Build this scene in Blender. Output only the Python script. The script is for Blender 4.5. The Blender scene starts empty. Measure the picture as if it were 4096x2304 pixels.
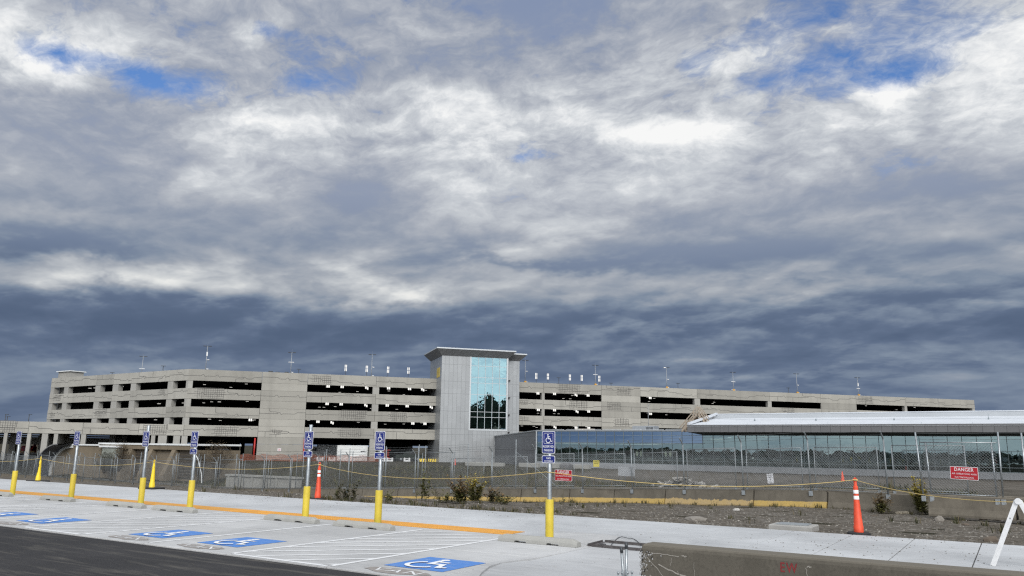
import bpy, bmesh, math, random
from mathutils import Vector, Matrix
R = math.radians
PI = math.pi
scene = bpy.context.scene
COL = scene.collection

# ------------------------------------------------------------------ world frame
# x runs along the row of parking signs, y away from the car park, z up; metres.
F_PX, CX, CY = 3100.0, 2048.0, 1152.0
ROLL, PITCH = 0.013799, 0.203776
CAM = Vector((8.25, -14.49, 1.81))
FWD = Vector((-0.5391, 0.8422, 0.0)).normalized()
RGT = Vector((FWD.y, -FWD.x, 0.0))
UP = Vector((0, 0, 1))
_f = FWD * math.cos(PITCH) + UP * math.sin(PITCH)
_u0 = -FWD * math.sin(PITCH) + UP * math.cos(PITCH)
CR = RGT * math.cos(ROLL) + _u0 * math.sin(ROLL)
CU = -RGT * math.sin(ROLL) + _u0 * math.cos(ROLL)

def ray(u, v):
    return CR * ((u - CX) / F_PX) - CU * ((v - CY) / F_PX) + _f
def on_y(u, v, y):
    r = ray(u, v); return CAM + r * ((y - CAM.y) / r.y)
def on_z(u, v, z=0.0):
    r = ray(u, v); return CAM + r * ((z - CAM.z) / r.z)

# ------------------------------------------------------------------ mesh builder
class MB:
    def __init__(self):
        self.v = []; self.f = []; self.m = []; self.s = []
    def add(self, vs, fs, mat=0, smooth=False):
        o = len(self.v); self.v += [tuple(p) for p in vs]
        for f in fs:
            self.f.append(tuple(i + o for i in f)); self.m.append(mat); self.s.append(smooth)
        return self
    def hexa(self, p, mat=0):
        return self.add(p, [(0, 3, 2, 1), (4, 5, 6, 7), (0, 1, 5, 4), (1, 2, 6, 5), (2, 3, 7, 6), (3, 0, 4, 7)], mat)
    def box(self, x0, x1, y0, y1, z0, z1, mat=0):
        return self.hexa([(x0, y0, z0), (x1, y0, z0), (x1, y1, z0), (x0, y1, z0), (x0, y0, z1), (x1, y0, z1), (x1, y1, z1), (x0, y1, z1)], mat)
    def cbox(self, x0, x1, y0, y1, z0, z1, b, mat=0):
        # box with the top edges chamfered by b
        lo = [(x0, y0, z0), (x1, y0, z0), (x1, y1, z0), (x0, y1, z0)]
        mi = [(x0, y0, z1 - b), (x1, y0, z1 - b), (x1, y1, z1 - b), (x0, y1, z1 - b)]
        hi = [(x0 + b, y0 + b, z1), (x1 - b, y0 + b, z1), (x1 - b, y1 - b, z1), (x0 + b, y1 - b, z1)]
        fs = [(0, 3, 2, 1)]
        for k in range(2):
            for i in range(4):
                j = (i + 1) % 4; fs.append((4 * k + i, 4 * k + j, 4 * k + 4 + j, 4 * k + 4 + i))
        fs.append((8, 9, 10, 11))
        return self.add(lo + mi + hi, fs, mat)
    def fbox(self, F, u0, u1, v0, v1, z0, z1, mat=0):
        # box in the frame F = (ox, oy, ux, uy): u along (ux,uy), v along its left normal
        ox, oy, ux, uy = F
        P = lambda u, v, z: (ox + u * ux - v * uy, oy + u * uy + v * ux, z)
        return self.hexa([P(u0, v0, z0), P(u1, v0, z0), P(u1, v1, z0), P(u0, v1, z0), P(u0, v0, z1), P(u1, v0, z1), P(u1, v1, z1), P(u0, v1, z1)], mat)
    def quad(self, a, b, c, d, mat=0):
        return self.add([a, b, c, d], [(0, 1, 2, 3)], mat)
    def bar(self, p, q, w, h=None, mat=0, up=None):
        p = Vector(p); q = Vector(q); d = (q - p).normalized(); h = w if h is None else h
        up = Vector(up) if up else (Vector((0, 0, 1)) if abs(d.z) < 0.9 else Vector((0, 1, 0)))
        a = d.cross(up).normalized(); b = a.cross(d).normalized(); a *= w / 2; b *= h / 2
        return self.hexa([p - a - b, p + a - b, p + a + b, p - a + b, q - a - b, q + a - b, q + a + b, q - a + b], mat)
    def tube(self, p, q, r, n=8, r2=None, mat=0, cap=True):
        p = Vector(p); q = Vector(q); d = (q - p).normalized(); r2 = r if r2 is None else r2
        up = Vector((0, 0, 1)) if abs(d.z) < 0.9 else Vector((0, 1, 0))
        a = d.cross(up).normalized(); b = a.cross(d).normalized()
        vs = []
        for c, rr in ((p, r), (q, r2)):
            for i in range(n):
                t = 2 * PI * i / n; vs.append(c + (a * math.cos(t) + b * math.sin(t)) * rr)
        fs = [(i, (i + 1) % n, n + (i + 1) % n, n + i) for i in range(n)]
        self.add(vs, fs, mat, n > 5)
        if cap:
            self.add(vs[:n], [tuple(range(n - 1, -1, -1))], mat); self.add(vs[n:], [tuple(range(n))], mat)
        return self
    def path(self, pts, r, n=6, mat=0):
        pts = [Vector(p) for p in pts]; vs = []; N = len(pts)
        for i, p in enumerate(pts):
            d = (pts[min(i + 1, N - 1)] - pts[max(i - 1, 0)]).normalized()
            up = Vector((0, 0, 1)) if abs(d.z) < 0.9 else Vector((0, 1, 0))
            a = d.cross(up).normalized(); b = a.cross(d).normalized()
            for k in range(n):
                t = 2 * PI * k / n; vs.append(p + (a * math.cos(t) + b * math.sin(t)) * r)
        fs = []
        for i in range(N - 1):
            for k in range(n):
                fs.append((i * n + k, i * n + (k + 1) % n, (i + 1) * n + (k + 1) % n, (i + 1) * n + k))
        return self.add(vs, fs, mat, True)
    def lathe(self, prof, n=20, c=(0, 0, 0), mat=0, smooth=True):
        vs = []; N = len(prof)
        for r, z in prof:
            for i in range(n):
                t = 2 * PI * i / n; vs.append((c[0] + r * math.cos(t), c[1] + r * math.sin(t), c[2] + z))
        fs = [(k * n + i, k * n + (i + 1) % n, (k + 1) * n + (i + 1) % n, (k + 1) * n + i) for k in range(N - 1) for i in range(n)]
        self.add(vs, fs, mat, smooth)
        self.add(vs[-n:], [tuple(range(n))], mat)
        return self
    def prism(self, poly, fn, a, b, mat=0):
        # poly: 2D outline (ccw), fn(p, t) -> 3D, extruded from t = a to t = b
        n = len(poly)
        vs = [fn(p, a) for p in poly] + [fn(p, b) for p in poly]
        fs = [tuple(range(n - 1, -1, -1)), tuple(range(n, 2 * n))] + [(i, (i + 1) % n, n + (i + 1) % n, n + i) for i in range(n)]
        return self.add(vs, fs, mat)
    def build(self, name, mats, parent=None, loc=None, fix=True):
        me = bpy.data.meshes.new(name); me.from_pydata(self.v, [], self.f)
        for m in (mats if isinstance(mats, (list, tuple)) else [mats]): me.materials.append(m)
        me.polygons.foreach_set('material_index', self.m); me.polygons.foreach_set('use_smooth', self.s)
        if fix:
            bm = bmesh.new(); bm.from_mesh(me); bmesh.ops.remove_doubles(bm, verts=bm.verts, dist=1e-5) if any(self.s) else None
            bmesh.ops.recalc_face_normals(bm, faces=bm.faces); bm.to_mesh(me); bm.free()
        me.update()
        o = bpy.data.objects.new(name, me); COL.objects.link(o)
        if parent is not None: o.parent = parent
        if loc is not None: o.location = loc
        return o

def tag(o, label=None, cat=None, group=None, kind=None):
    if label: o['label'] = label
    if cat: o['category'] = cat
    if group: o['group'] = group
    if kind: o['kind'] = kind
    return o
def thing(name, label, cat, loc=(0, 0, 0), rz=0.0, group=None):
    o = bpy.data.objects.new(name, None); COL.objects.link(o); o.empty_display_size = 0.2
    o.location = loc; o.rotation_euler = (0, 0, rz)
    return tag(o, label, cat, group)
def struct(o): o['kind'] = 'structure'; return o
def stuff(o, label=None):
    o['kind'] = 'stuff'
    if label: o['label'] = label
    return o
def copy_tree(o, parent=None):
    c = o.copy(); COL.objects.link(c)
    if parent is not None: c.parent = parent
    for ch in list(o.children): copy_tree(ch, c)
    return c

_fontcache = {}
def text_mesh(s, size, bold=0.0, space=1.0, narrow=1.0):
    """outline of a word as (verts2d, faces), centred"""
    k = (s, size, bold, space, narrow)
    if k in _fontcache: return _fontcache[k]
    cu = bpy.data.curves.new('lettering_source', 'FONT'); cu.body = s; cu.size = size; cu.offset = bold * size
    cu.space_character = space; cu.align_x = 'CENTER'; cu.align_y = 'CENTER'; cu.resolution_u = 2
    ob = bpy.data.objects.new('lettering_source', cu); COL.objects.link(ob)
    dg = bpy.context.evaluated_depsgraph_get(); me = bpy.data.meshes.new_from_object(ob.evaluated_get(dg))
    vs = [(v.co.x * narrow, v.co.y) for v in me.vertices]; fs = [tuple(p.vertices) for p in me.polygons]
    bpy.data.objects.remove(ob); bpy.data.meshes.remove(me); bpy.data.curves.remove(cu)
    xs = [v[0] for v in vs]; ys = [v[1] for v in vs]
    cx, cy = (min(xs) + max(xs)) / 2, (min(ys) + max(ys)) / 2
    vs = [(x - cx, y - cy) for x, y in vs]
    _fontcache[k] = (vs, fs); return vs, fs
def put_text(mb, s, size, fn, cx=0, cy=0, bold=0.0, space=1.0, fit=None, height=None, mat=0):
    vs, fs = text_mesh(s, size, bold, space)
    w = max(v[0] for v in vs) * 2; h = max(v[1] for v in vs) * 2
    kx = fit / w if fit else 1.0; ky = height / h if height else 1.0
    mb.add([fn(cx + x * kx, cy + y * ky) for x, y in vs], fs, mat)
def strip2d(mb, pts, w, fn, mat=0):
    """flat ribbon of width w along 2D points, mitred"""
    n = len(pts); L = []; Rr = []
    for i, (x, y) in enumerate(pts):
        x0, y0 = pts[max(i - 1, 0)]; x1, y1 = pts[min(i + 1, n - 1)]
        dx, dy = x1 - x0, y1 - y0; l = math.hypot(dx, dy) or 1; nx, ny = -dy / l * w / 2, dx / l * w / 2
        L.append(fn(x + nx, y + ny)); Rr.append(fn(x - nx, y - ny))
    mb.add(L + Rr, [(i, n + i, n + i + 1, i + 1) for i in range(n - 1)], mat)
def disc2d(mb, cx, cy, r, fn, n=16, mat=0):
    mb.add([fn(cx + r * math.cos(2 * PI * i / n), cy + r * math.sin(2 * PI * i / n)) for i in range(n)], [tuple(range(n))], mat)
def rrect(w, h, r, n=4):
    pts = []
    for cx, cy, a0 in ((w / 2 - r, h / 2 - r, 0), (-w / 2 + r, h / 2 - r, 90), (-w / 2 + r, -h / 2 + r, 180), (w / 2 - r, -h / 2 + r, 270)):
        for k in range(n + 1):
            a = R(a0 + 90 * k / n); pts.append((cx + r * math.cos(a), cy + r * math.sin(a)))
    return pts
def wheelchair(mb, fn, s, lift, mat=0):
    """access symbol in a box of side s centred on the origin of fn; every stroke a hair above the last"""
    k = [0]
    def f(x, y):
        p = fn((x - .5) * s, (y - .5) * s); return tuple(p[i] + lift[i] * k[0] for i in range(3))
    jobs = [lambda: disc2d(mb, .40, .885, .075, f, 14, mat)]
    for pts, w in (([(.40, .80), (.43, .42)], .10), ([(.41, .66), (.66, .66)], .07), ([(.385, .455), (.69, .455)], .09), ([(.67, .49), (.79, .16)], .09), ([(.755, .155), (.92, .215)], .075),
                   ([(.44 + .27 * math.cos(R(a)), .30 + .27 * math.sin(R(a))) for a in range(118, 341, 14)], .08)):
        jobs.append(lambda pts=pts, w=w: strip2d(mb, pts, w, f, mat))
    for j in jobs: j(); k[0] += 1

# ------------------------------------------------------------------ materials
def new_mat(name):
    m = bpy.data.materials.new(name); m.use_nodes = True; nt = m.node_tree; nt.nodes.clear()
    out = nt.nodes.new('ShaderNodeOutputMaterial'); b = nt.nodes.new('ShaderNodeBsdfPrincipled'); nt.links.new(b.outputs[0], out.inputs[0])
    return m, nt, b, out
class NT:
    def __init__(s, nt): s.nt = nt
    def n(s, t, **k):
        x = s.nt.nodes.new(t)
        for a, v in k.items(): setattr(x, a, v)
        return x
    def l(s, a, b): s.nt.links.new(a, b)
    def math(s, op, a, b=None, c=None, clamp=False):
        x = s.n('ShaderNodeMath', operation=op); x.use_clamp = clamp
        for i, v in enumerate((a, b, c)):
            if v is None: continue
            if isinstance(v, (int, float)): x.inputs[i].default_value = v
            else: s.l(v, x.inputs[i])
        return x.outputs[0]
    def mix(s, f, a, b, blend='MIX'):
        x = s.n('ShaderNodeMix', data_type='RGBA', blend_type=blend)
        for i, v in ((0, f), (6, a), (7, b)):
            if isinstance(v, (int, float)): x.inputs[i].default_value = v
            elif isinstance(v, (tuple, list)): x.inputs[i].default_value = (*v[:3], 1)
            else: s.l(v, x.inputs[i])
        return x.outputs[2]
    def noise(s, vec, scale, detail=4, rough=.55, dist=0.0, out=0):
        x = s.n('ShaderNodeTexNoise'); x.inputs['Scale'].default_value = scale; x.inputs['Detail'].default_value = detail
        x.inputs['Roughness'].default_value = rough; x.inputs['Distortion'].default_value = dist
        if vec is not None: s.l(vec, x.inputs['Vector'])
        return x.outputs[out]
    def ramp(s, f, stops, interp='LINEAR'):
        x = s.n('ShaderNodeValToRGB'); x.color_ramp.interpolation = interp
        e = x.color_ramp.elements
        while len(e) < len(stops): e.new(0.5)
        for i, (p, c) in enumerate(stops):
            e[i].position = p; e[i].color = (*c, 1) if isinstance(c, (tuple, list)) else (c, c, c, 1)
        s.l(f, x.inputs[0]); return x.outputs[0]
    def scalev(s, vec, sc):
        x = s.n('ShaderNodeVectorMath', operation='MULTIPLY'); s.l(vec, x.inputs[0]); x.inputs[1].default_value = sc; return x.outputs[0]
    def sep(s, vec):
        x = s.n('ShaderNodeSeparateXYZ'); s.l(vec, x.inputs[0]); return x.outputs
    def coord(s, w='Object'): return s.n('ShaderNodeTexCoord').outputs[w]
    def geo_pos(s): return s.n('ShaderNodeNewGeometry').outputs['Position']
    def bump(s, h, strength=.2, dist=.02):
        x = s.n('ShaderNodeBump'); x.inputs['Strength'].default_value = strength; x.inputs['Distance'].default_value = dist
        s.l(h, x.inputs['Height']); return x.outputs[0]
def mul(c, k): return tuple(min(max(x * k, 0), 1) for x in c[:3])

def simple(name, col, rough=.6, metal=0.0, var=.12, scale=6.0, bump=0.0, bscale=60, coords='world', rnd=0.0, spec=None, fine=0.0):
    m, nt, b, out = new_mat(name); T = NT(nt)
    vec = T.geo_pos() if coords == 'world' else T.coord('Object')
    n1 = T.noise(vec, scale, 5, .6)
    c = T.mix(T.ramp(n1, [(.3, 0), (.7, 1)]), mul(col, 1 - var), mul(col, 1 + var))
    if fine:
        n2 = T.noise(vec, scale * 18, 2, .6); c = T.mix(T.ramp(n2, [(.35, 0), (.65, 1)]), c, T.mix(1.0, c, (1 - fine,) * 3, 'MULTIPLY'))
    if rnd:
        oi = T.n('ShaderNodeObjectInfo').outputs['Random']
        c = T.mix(1.0, c, T.ramp(oi, [(0, 1 - rnd), (1, 1.0)]), 'MULTIPLY')
    T.l(c, b.inputs['Base Color']); b.inputs['Roughness'].default_value = rough; b.inputs['Metallic'].default_value = metal
    if spec is not None: b.inputs['Specular IOR Level'].default_value = spec
    if bump:
        T.l(T.bump(T.noise(vec, bscale, 3), bump, .02), b.inputs['Normal'])
    return m
def emit(name, col, strength):
    m = bpy.data.materials.new(name); m.use_nodes = True; nt = m.node_tree; nt.nodes.clear()
    out = nt.nodes.new('ShaderNodeOutputMaterial'); e = nt.nodes.new('ShaderNodeEmission'); e.inputs[0].default_value = (*col, 1); e.inputs[1].default_value = strength
    nt.links.new(e.outputs[0], out.inputs[0]); return m

M = {}
M['galv'] = simple('galvanised_steel', (.36, .39, .41), .42, .75, .25, 9, .05, 40)
M['fence_steel'] = simple('fence_steel', (.25, .275, .29), .55, .4, .2, 5)
M['fence_wire'] = simple('fence_wire', (.135, .145, .15), .6, .3, .15, 3)
M['yellow'] = simple('yellow_plastic', (.66, .51, .055), .45, 0, .12, 4, .03, 30, rnd=.16, spec=.4, fine=.10)
M['cone_yellow'] = simple('yellow_rubber', (.80, .58, .02), .5, 0, .1, 9)
M['orange'] = simple('orange_plastic', (.72, .075, .026), .55, 0, .18, 6, .03, 30, fine=.12)
M['reflective'] = simple('white_reflective_band', (.78, .79, .8), .35, 0, .1, 20)
M['rubber'] = simple('black_rubber', (.018, .018, .02), .75, 0, .2, 10, .1, 60)
M['sign_blue'] = simple('sign_blue', (.012, .022, .17), .4, 0, .08, 4)
M['sign_white'] = simple('sign_white', (.74, .75, .78), .45, 0, .05, 4)
M['sign_red'] = simple('sign_red', (.42, .012, .022), .45, 0, .1, 5)
M['sign_yellow'] = simple('sign_yellow', (.72, .62, .12), .5, 0, .08, 5)
M['black'] = simple('black_print', (.015, .015, .015), .6)
M['white_pl'] = simple('white_plastic', (.72, .73, .74), .45, 0, .10, 8, .02, 30, fine=.08)
M['white_paint'] = simple('white_panel_paint', (.72, .74, .74), .5, 0, .07, 1.2)
M['fence_wire_light'] = simple('pale_fence_wire', (.25, .265, .275), .55, .3, .15, 3)
M['rope'] = simple('yellow_rope', (.56, .42, .16), .7, 0, .2, 60)
M['wood'] = simple('raw_lumber', (.34, .285, .225), .75, 0, .25, 4)
M['plywood'] = simple('dark_plywood', (.18, .11, .065), .8, 0, .2, 3)
M['steel_angle'] = simple('angle_steel', (.13, .12, .12), .5, .5, .35, 14, .1, 50)
M['wire'] = simple('dark_wire', (.05, .05, .055), .5)
M['dark_metal'] = simple('dark_metal', (.06, .065, .07), .5, .4)
M['mast'] = simple('mast_grey', (.30, .32, .34), .5, .4)
M['red_paint'] = simple('red_paint', (.42, .02, .015), .45, 0, .15, 4)
M['amber'] = simple('amber_paint', (.62, .33, .05), .5)
M['led'] = emit('led_panel', (1.0, .98, .93), 1.15)
M['led_small'] = emit('ceiling_lamp', (1.0, .97, .9), 1.0)
M['pictogram'] = emit('lit_pictogram', (1.0, .97, .78), .75)

def concrete(name, col, var=.16, scale=.8, streak=.2, rnd=0.0, bump=.15, pit=.0):
    """cast concrete: cloudy tone, vertical runs, fine grain"""
    m, nt, b, out = new_mat(name); T = NT(nt); p = T.geo_pos()
    n1 = T.noise(p, scale, 6, .62, .3)
    c = T.mix(T.ramp(n1, [(.28, 0), (.72, 1)]), mul(col, 1 - var), mul(col, 1 + var * .8))
    st = T.noise(T.scalev(p, (1.6, 1.6, .16)), scale * 1.6, 4, .6)
    c = T.mix(T.ramp(st, [(.50, 0), (.78, streak)]), c, mul(col, .45))
    gr = T.noise(p, scale * 45, 3, .6)
    c = T.mix(T.ramp(gr, [(.35, .09), (.6, 0)]), c, mul(col, .55))
    if rnd:
        oi = T.n('ShaderNodeObjectInfo').outputs['Random']
        c = T.mix(1.0, c, T.ramp(oi, [(0, 1 - rnd), (1, 1.0)]), 'MULTIPLY')
    T.l(c, b.inputs['Base Color']); b.inputs['Roughness'].default_value = .88; b.inputs['Specular IOR Level'].default_value = .25
    T.l(T.bump(T.noise(p, scale * 30, 4), bump, .03), b.inputs['Normal'])
    return m
M['facade'] = concrete('precast_concrete', (.41, .399, .362), .12, .30, .34, .24, .1)
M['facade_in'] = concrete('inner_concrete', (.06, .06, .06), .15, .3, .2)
M['groove'] = simple('groove_shadow', (.14, .136, .128), .9)
M['column'] = concrete('column_concrete', (.39, .383, .358), .12, .5, .25, .1)
M['portal'] = concrete('tan_render', (.20, .165, .12), .2, .35, .5)
M['stop'] = concrete('wheel_stop_concrete', (.36, .36, .34), .1, 3, .0, .1)
M['headwall'] = concrete('pale_concrete', (.34, .34, .32), .15, .6, .4)
M['handhole'] = concrete('box_concrete', (.34, .335, .32), .15, 2, .1)
# ------------------------------------------------------------------ camera
cd = bpy.data.cameras.new('camera'); cam = bpy.data.objects.new('camera', cd); COL.objects.link(cam)
cd.sensor_width = 36.0; cd.lens = F_PX / 4096.0 * 36.0; cd.clip_start = .05; cd.clip_end = 6000
cam.matrix_world = Matrix(((CR.x, CU.x, -_f.x, CAM.x), (CR.y, CU.y, -_f.y, CAM.y), (CR.z, CU.z, -_f.z, CAM.z), (0, 0, 0, 1)))
scene.camera = cam
scene.render.resolution_x, scene.render.resolution_y = 1024, 576
scene.view_settings.view_transform = 'Standard'; scene.view_settings.look = 'None'
scene.view_settings.exposure = 0.0; scene.view_settings.gamma = 1.0
cy = scene.cycles
cy.max_bounces = 6; cy.diffuse_bounces = 3; cy.glossy_bounces = 4; cy.transmission_bounces = 4; cy.transparent_max_bounces = 24
cy.caustics_reflective = False; cy.caustics_refractive = False; cy.sample_clamp_indirect = 3.0; cy.use_denoising = False; cy.pixel_filter_type = 'BLACKMAN_HARRIS'; cy.filter_width = 1.25

# ------------------------------------------------------------------ sun
SUN = Vector((.56, -.66, .50)).normalized()
ld = bpy.data.lights.new('sun', 'SUN'); ld.energy = 1.7; ld.angle = R(25); ld.color = (1.0, .97, .93)
sun = bpy.data.objects.new('sun', ld); COL.objects.link(sun)
sun.rotation_euler = SUN.to_track_quat('Z', 'Y').to_euler(); sun.location = (0, -20, 60)

# ------------------------------------------------------------------ sky: clear Nishita sky behind a broken deck of cloud
w = bpy.data.worlds.new('World'); scene.world = w; w.use_nodes = True
w.cycles.sampling_method = 'MANUAL'; w.cycles.sample_map_resolution = 512
nt = w.node_tree; nt.nodes.clear(); T = NT(nt)
out = T.n('ShaderNodeOutputWorld'); bg = T.n('ShaderNodeBackground'); T.l(bg.outputs[0], out.inputs[0])
BGS = 0.1; bg.inputs[1].default_value = BGS
sky = T.n('ShaderNodeTexSky'); sky.sky_type = 'NISHITA'; sky.sun_disc = False
sky.sun_elevation = math.asin(SUN.z); sky.sun_rotation = math.atan2(SUN.x, SUN.y)
sky.air_density = 1.0; sky.dust_density = .4; sky.ozone_density = 3.0
d = T.coord('Generated')
def dot(v):
    x = T.n('ShaderNodeVectorMath', operation='DOT_PRODUCT'); T.l(d, x.inputs[0]); x.inputs[1].default_value = tuple(v); return x.outputs['Value']
dz = dot((0, 0, 1)); df = dot(FWD); dr = dot(RGT)
az = T.math('MULTIPLY', T.math('ARCTAN2', dr, df), 180 / PI)
el = T.math('MULTIPLY', T.math('ARCSINE', dz), 180 / PI)
# cloud deck seen in perspective: direction projected on a level sheet
den = T.math('ADD', T.math('MAXIMUM', dz, 0.0), .20)
cv = T.n('ShaderNodeCombineXYZ'); T.l(T.math('DIVIDE', dr, den), cv.inputs[0]); T.l(T.math('DIVIDE', df, den), cv.inputs[1]); cv.inputs[2].default_value = 3.1
P = cv.outputs[0]
skew = T.n('ShaderNodeCombineXYZ'); ps = T.sep(P)
T.l(T.math('MULTIPLY', ps[0], 1.0), skew.inputs[0]); T.l(T.math('MULTIPLY_ADD', ps[0], .16, ps[1]), skew.inputs[1]); skew.inputs[2].default_value = 7.7
PS = skew.outputs[0]
wncol = T.noise(PS, 2.3, 5, .6, .15, out=1); wn = T.sep(wncol)
wz = T.math('MULTIPLY_ADD', T.math('SUBTRACT', wn[0], .5), 14.0, az)
we = T.math('MULTIPLY_ADD', T.math('SUBTRACT', wn[1], .5), T.ramp(T.math('MULTIPLY', el, 1/40.0, None, True), [(0, 3/12.), (.7, 1.0)]) if 0 else 7.0, el)
wv = T.n('ShaderNodeCombineXYZ'); T.l(wz, wv.inputs[0]); T.l(we, wv.inputs[1]); WV = wv.outputs[0]
def azel(ox, oy):
    r = ray(ox * 1.59006, oy * 1.59006).normalized()
    return math.degrees(math.atan2(r.dot(RGT), r.dot(FWD))), math.degrees(math.asin(r.z))
def blob(acc, ox, oy, sx, sy, amp, tilt=0.0):
    a, e = azel(ox, oy); k = .0294 * 1.25
    x = T.n('ShaderNodeVectorMath', operation='MULTIPLY_ADD'); T.l(WV, x.inputs[0])
    x.inputs[1].default_value = (1 / (sx * k), 1 / (sy * k), 0); x.inputs[2].default_value = (-a / (sx * k), -e / (sy * k), 0)
    y = T.n('ShaderNodeVectorMath', operation='DOT_PRODUCT'); T.l(x.outputs[0], y.inputs[0]); T.l(x.outputs[0], y.inputs[1])
    return T.math('MULTIPLY_ADD', T.math('POWER', .3679, y.outputs['Value']), amp, acc)
prof = [(-5, .24), (0, .23), (2.5, .24), (4.5, .22), (6.0, .19), (7.6, .15), (9.2, .21), (11.2, .33), (14, .42), (17, .49), (20, .58), (24, .63), (28, .50), (32, .38), (45, .62), (90, .8)]
t = T.ramp(T.math('MULTIPLY_ADD', we, 1 / 95.0, 5 / 95.0, True), [((e + 5) / 95.0, v) for e, v in prof])
t = T.math('ADD', t, 0.0)
for b in [(100, 90, 190, 80, .26), (650, 310, 120, 35, .22), (1250, 290, 260, 60, .20), (1690, 300, 110, 30, .34), (560, 460, 150, 40, .20),
          (1180, 520, 160, 90, .26), (1430, 560, 120, 25, .22), (1900, 100, 110, 40, .30), (2220, 245, 60, 30, .36), (2500, 180, 120, 130, .22),
          (200, 690, 260, 32, .32), (520, 700, 180, 32, .22), (1000, 735, 110, 30, .46), (640, 90, 60, 28, .34), (130, 190, 80, 25, .30), (1180, 60, 90, 40, .12),
          (1600, 480, 160, 40, .12), (2350, 560, 200, 30, .10), (1900, 945, 320, 16, .14), (330, 940, 240, 18, .10), (1560, 800, 220, 22, .14), (2050, 720, 340, 36, .18), (2250, 330, 200, 50, .10),
          (220, 310, 190, 80, -.28), (850, 140, 200, 70, -.18), (1330, 110, 260, 70, -.26), (1500, 10, 380, 45, -.20), (900, 490, 150, 50, -.28), (560, 180, 120, 60, -.10),
          (2000, 480, 260, 60, -.14), (60, 590, 170, 26, -.32), (1420, 662, 260, 12, -.30), (820, 625, 220, 22, -.16), (300, 800, 300, 36, -.12),
          (1350, 800, 260, 18, -.08), (2250, 850, 520, 60, -.10), (1820, 655, 300, 22, -.14), (420, 390, 160, 40, -.10), (2480, 460, 120, 40, -.12), (1000, 850, 400, 30, -.05)]:
    t = blob(t, *b)
# texture of the deck: broad lumps, crisp puffs overhead, soft embossed waves low down
def shift(vec, off):
    x = T.n('ShaderNodeVectorMath', operation='ADD'); T.l(vec, x.inputs[0]); x.inputs[1].default_value = off; return x.outputs[0]
wp = T.n('ShaderNodeVectorMath', operation='MULTIPLY_ADD'); T.l(wncol, wp.inputs[0]); wp.inputs[1].default_value = (.22, .22, 0); T.l(PS, wp.inputs[2]); WPS = wp.outputs[0]
f1 = T.noise(PS, 2.0, 5, .55)
f2 = T.noise(WPS, 5.0, 8, .66)
e2 = T.noise(shift(WPS, (.018, -.040, 0)), 5.0, 7, .62)
f3 = T.noise(WPS, 2.7, 6, .52)
e3 = T.noise(shift(WPS, (.02, .085, 0)), 2.7, 5, .50)
ek = T.math('MULTIPLY', el, 1 / 40.0, None, True)
f4 = T.noise(T.scalev(WPS, (.42, 1.25, 1)), 1.9, 4, .5)
hi = T.ramp(ek, [(.32, .0), (.56, 1.0)])
lo = T.ramp(ek, [(.0, .2), (.14, .5), (.24, 1.0), (.42, .75), (.56, .3)])
t = T.math('MULTIPLY_ADD', T.math('SUBTRACT', f1, .5), T.math('MULTIPLY_ADD', hi, .55, .25), t)
t = T.math('MULTIPLY_ADD', T.math('MULTIPLY', T.math('SUBTRACT', f4, .5), T.math('SUBTRACT', 1.0, T.math('MULTIPLY', hi, .7))), .62, t)
t = T.math('MULTIPLY_ADD', T.math('MULTIPLY', T.math('SUBTRACT', f2, .5), hi), .72, t)
t = T.math('MULTIPLY_ADD', T.math('MULTIPLY', T.math('SUBTRACT', f2, e2), hi), 1.0, t)
t = T.math('MULTIPLY_ADD', T.math('MULTIPLY', T.math('SUBTRACT', f3, e3), lo), 1.35, t)
flo = T.ramp(ek, [(.20, .0), (.27, .14), (.36, .27), (.50, .30), (.80, .22)])
t = T.math('SMOOTH_MAX', t, flo, .22)
SH = Vector((SUN.x, SUN.y, 0)).normalized()
rear = T.ramp(dot(SH), [(.0, 0.0), (.75, 1.0)])
t = T.math('MULTIPLY_ADD', rear, .42, t)
tt = T.math('MAXIMUM', t, 0.0, None, True)
cloud_lo = T.ramp(tt, [(0.0, (.088, .126, .204)), (.16, (.124, .168, .258)), (.34, (.215, .268, .352)), (.52, (.36, .393, .445)), (.72, (.56, .585, .61)), (.88, (.78, .79, .78)), (1.0, (.90, .89, .86))])
cloud_hi = T.ramp(tt, [(0.0, (.135, .21, .40)), (.18, (.205, .27, .43)), (.34, (.315, .355, .44)), (.52, (.425, .455, .515)), (.70, (.575, .605, .645)), (.86, (.77, .79, .81)), (1.0, (.93, .935, .93))])
cloud = T.mix(T.ramp(ek, [(.28, 0), (.46, 1.0)]), cloud_lo, cloud_hi)
# holes to the blue
h = T.math('ADD', 0.0, 0.0)
for b in [(2140, 120, 190, 75, .82), (2280, 190, 90, 34, .40), (690, 75, 44, 20, .62), (215, 155, 110, 32, .55), (350, 185, 150, 36, .52), (1750, 125, 90, 36, .55), (870, 120, 150, 36, .44), (1390, 180, 60, 28, .50), (1370, 368, 40, 16, .40), (1900, 20, 380, 40, .42), (760, 190, 120, 30, .40)]:
    h = blob(h, *b)
h = T.math('MULTIPLY_ADD', T.math('SUBTRACT', f1, .5), -.8, h)
h = T.math('MULTIPLY_ADD', T.math('SUBTRACT', f2, .5), -3.0, h)
h = T.math('MULTIPLY', h, hi)
hole = T.ramp(h, [(.30, 0), (.60, .40), (1.0, 1)])
blue = T.mix(1.0, sky.outputs[0], (.92, 1.12, 1.42), 'MULTIPLY')
cl = T.mix(1.0, cloud, (1 / BGS,) * 3, 'MULTIPLY')
cs = T.n('ShaderNodeVectorMath', operation='SCALE'); T.l(cloud, cs.inputs[0]); cs.inputs['Scale'].default_value = 1 / BGS
col = T.mix(hole, cs.outputs[0], blue)
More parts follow.
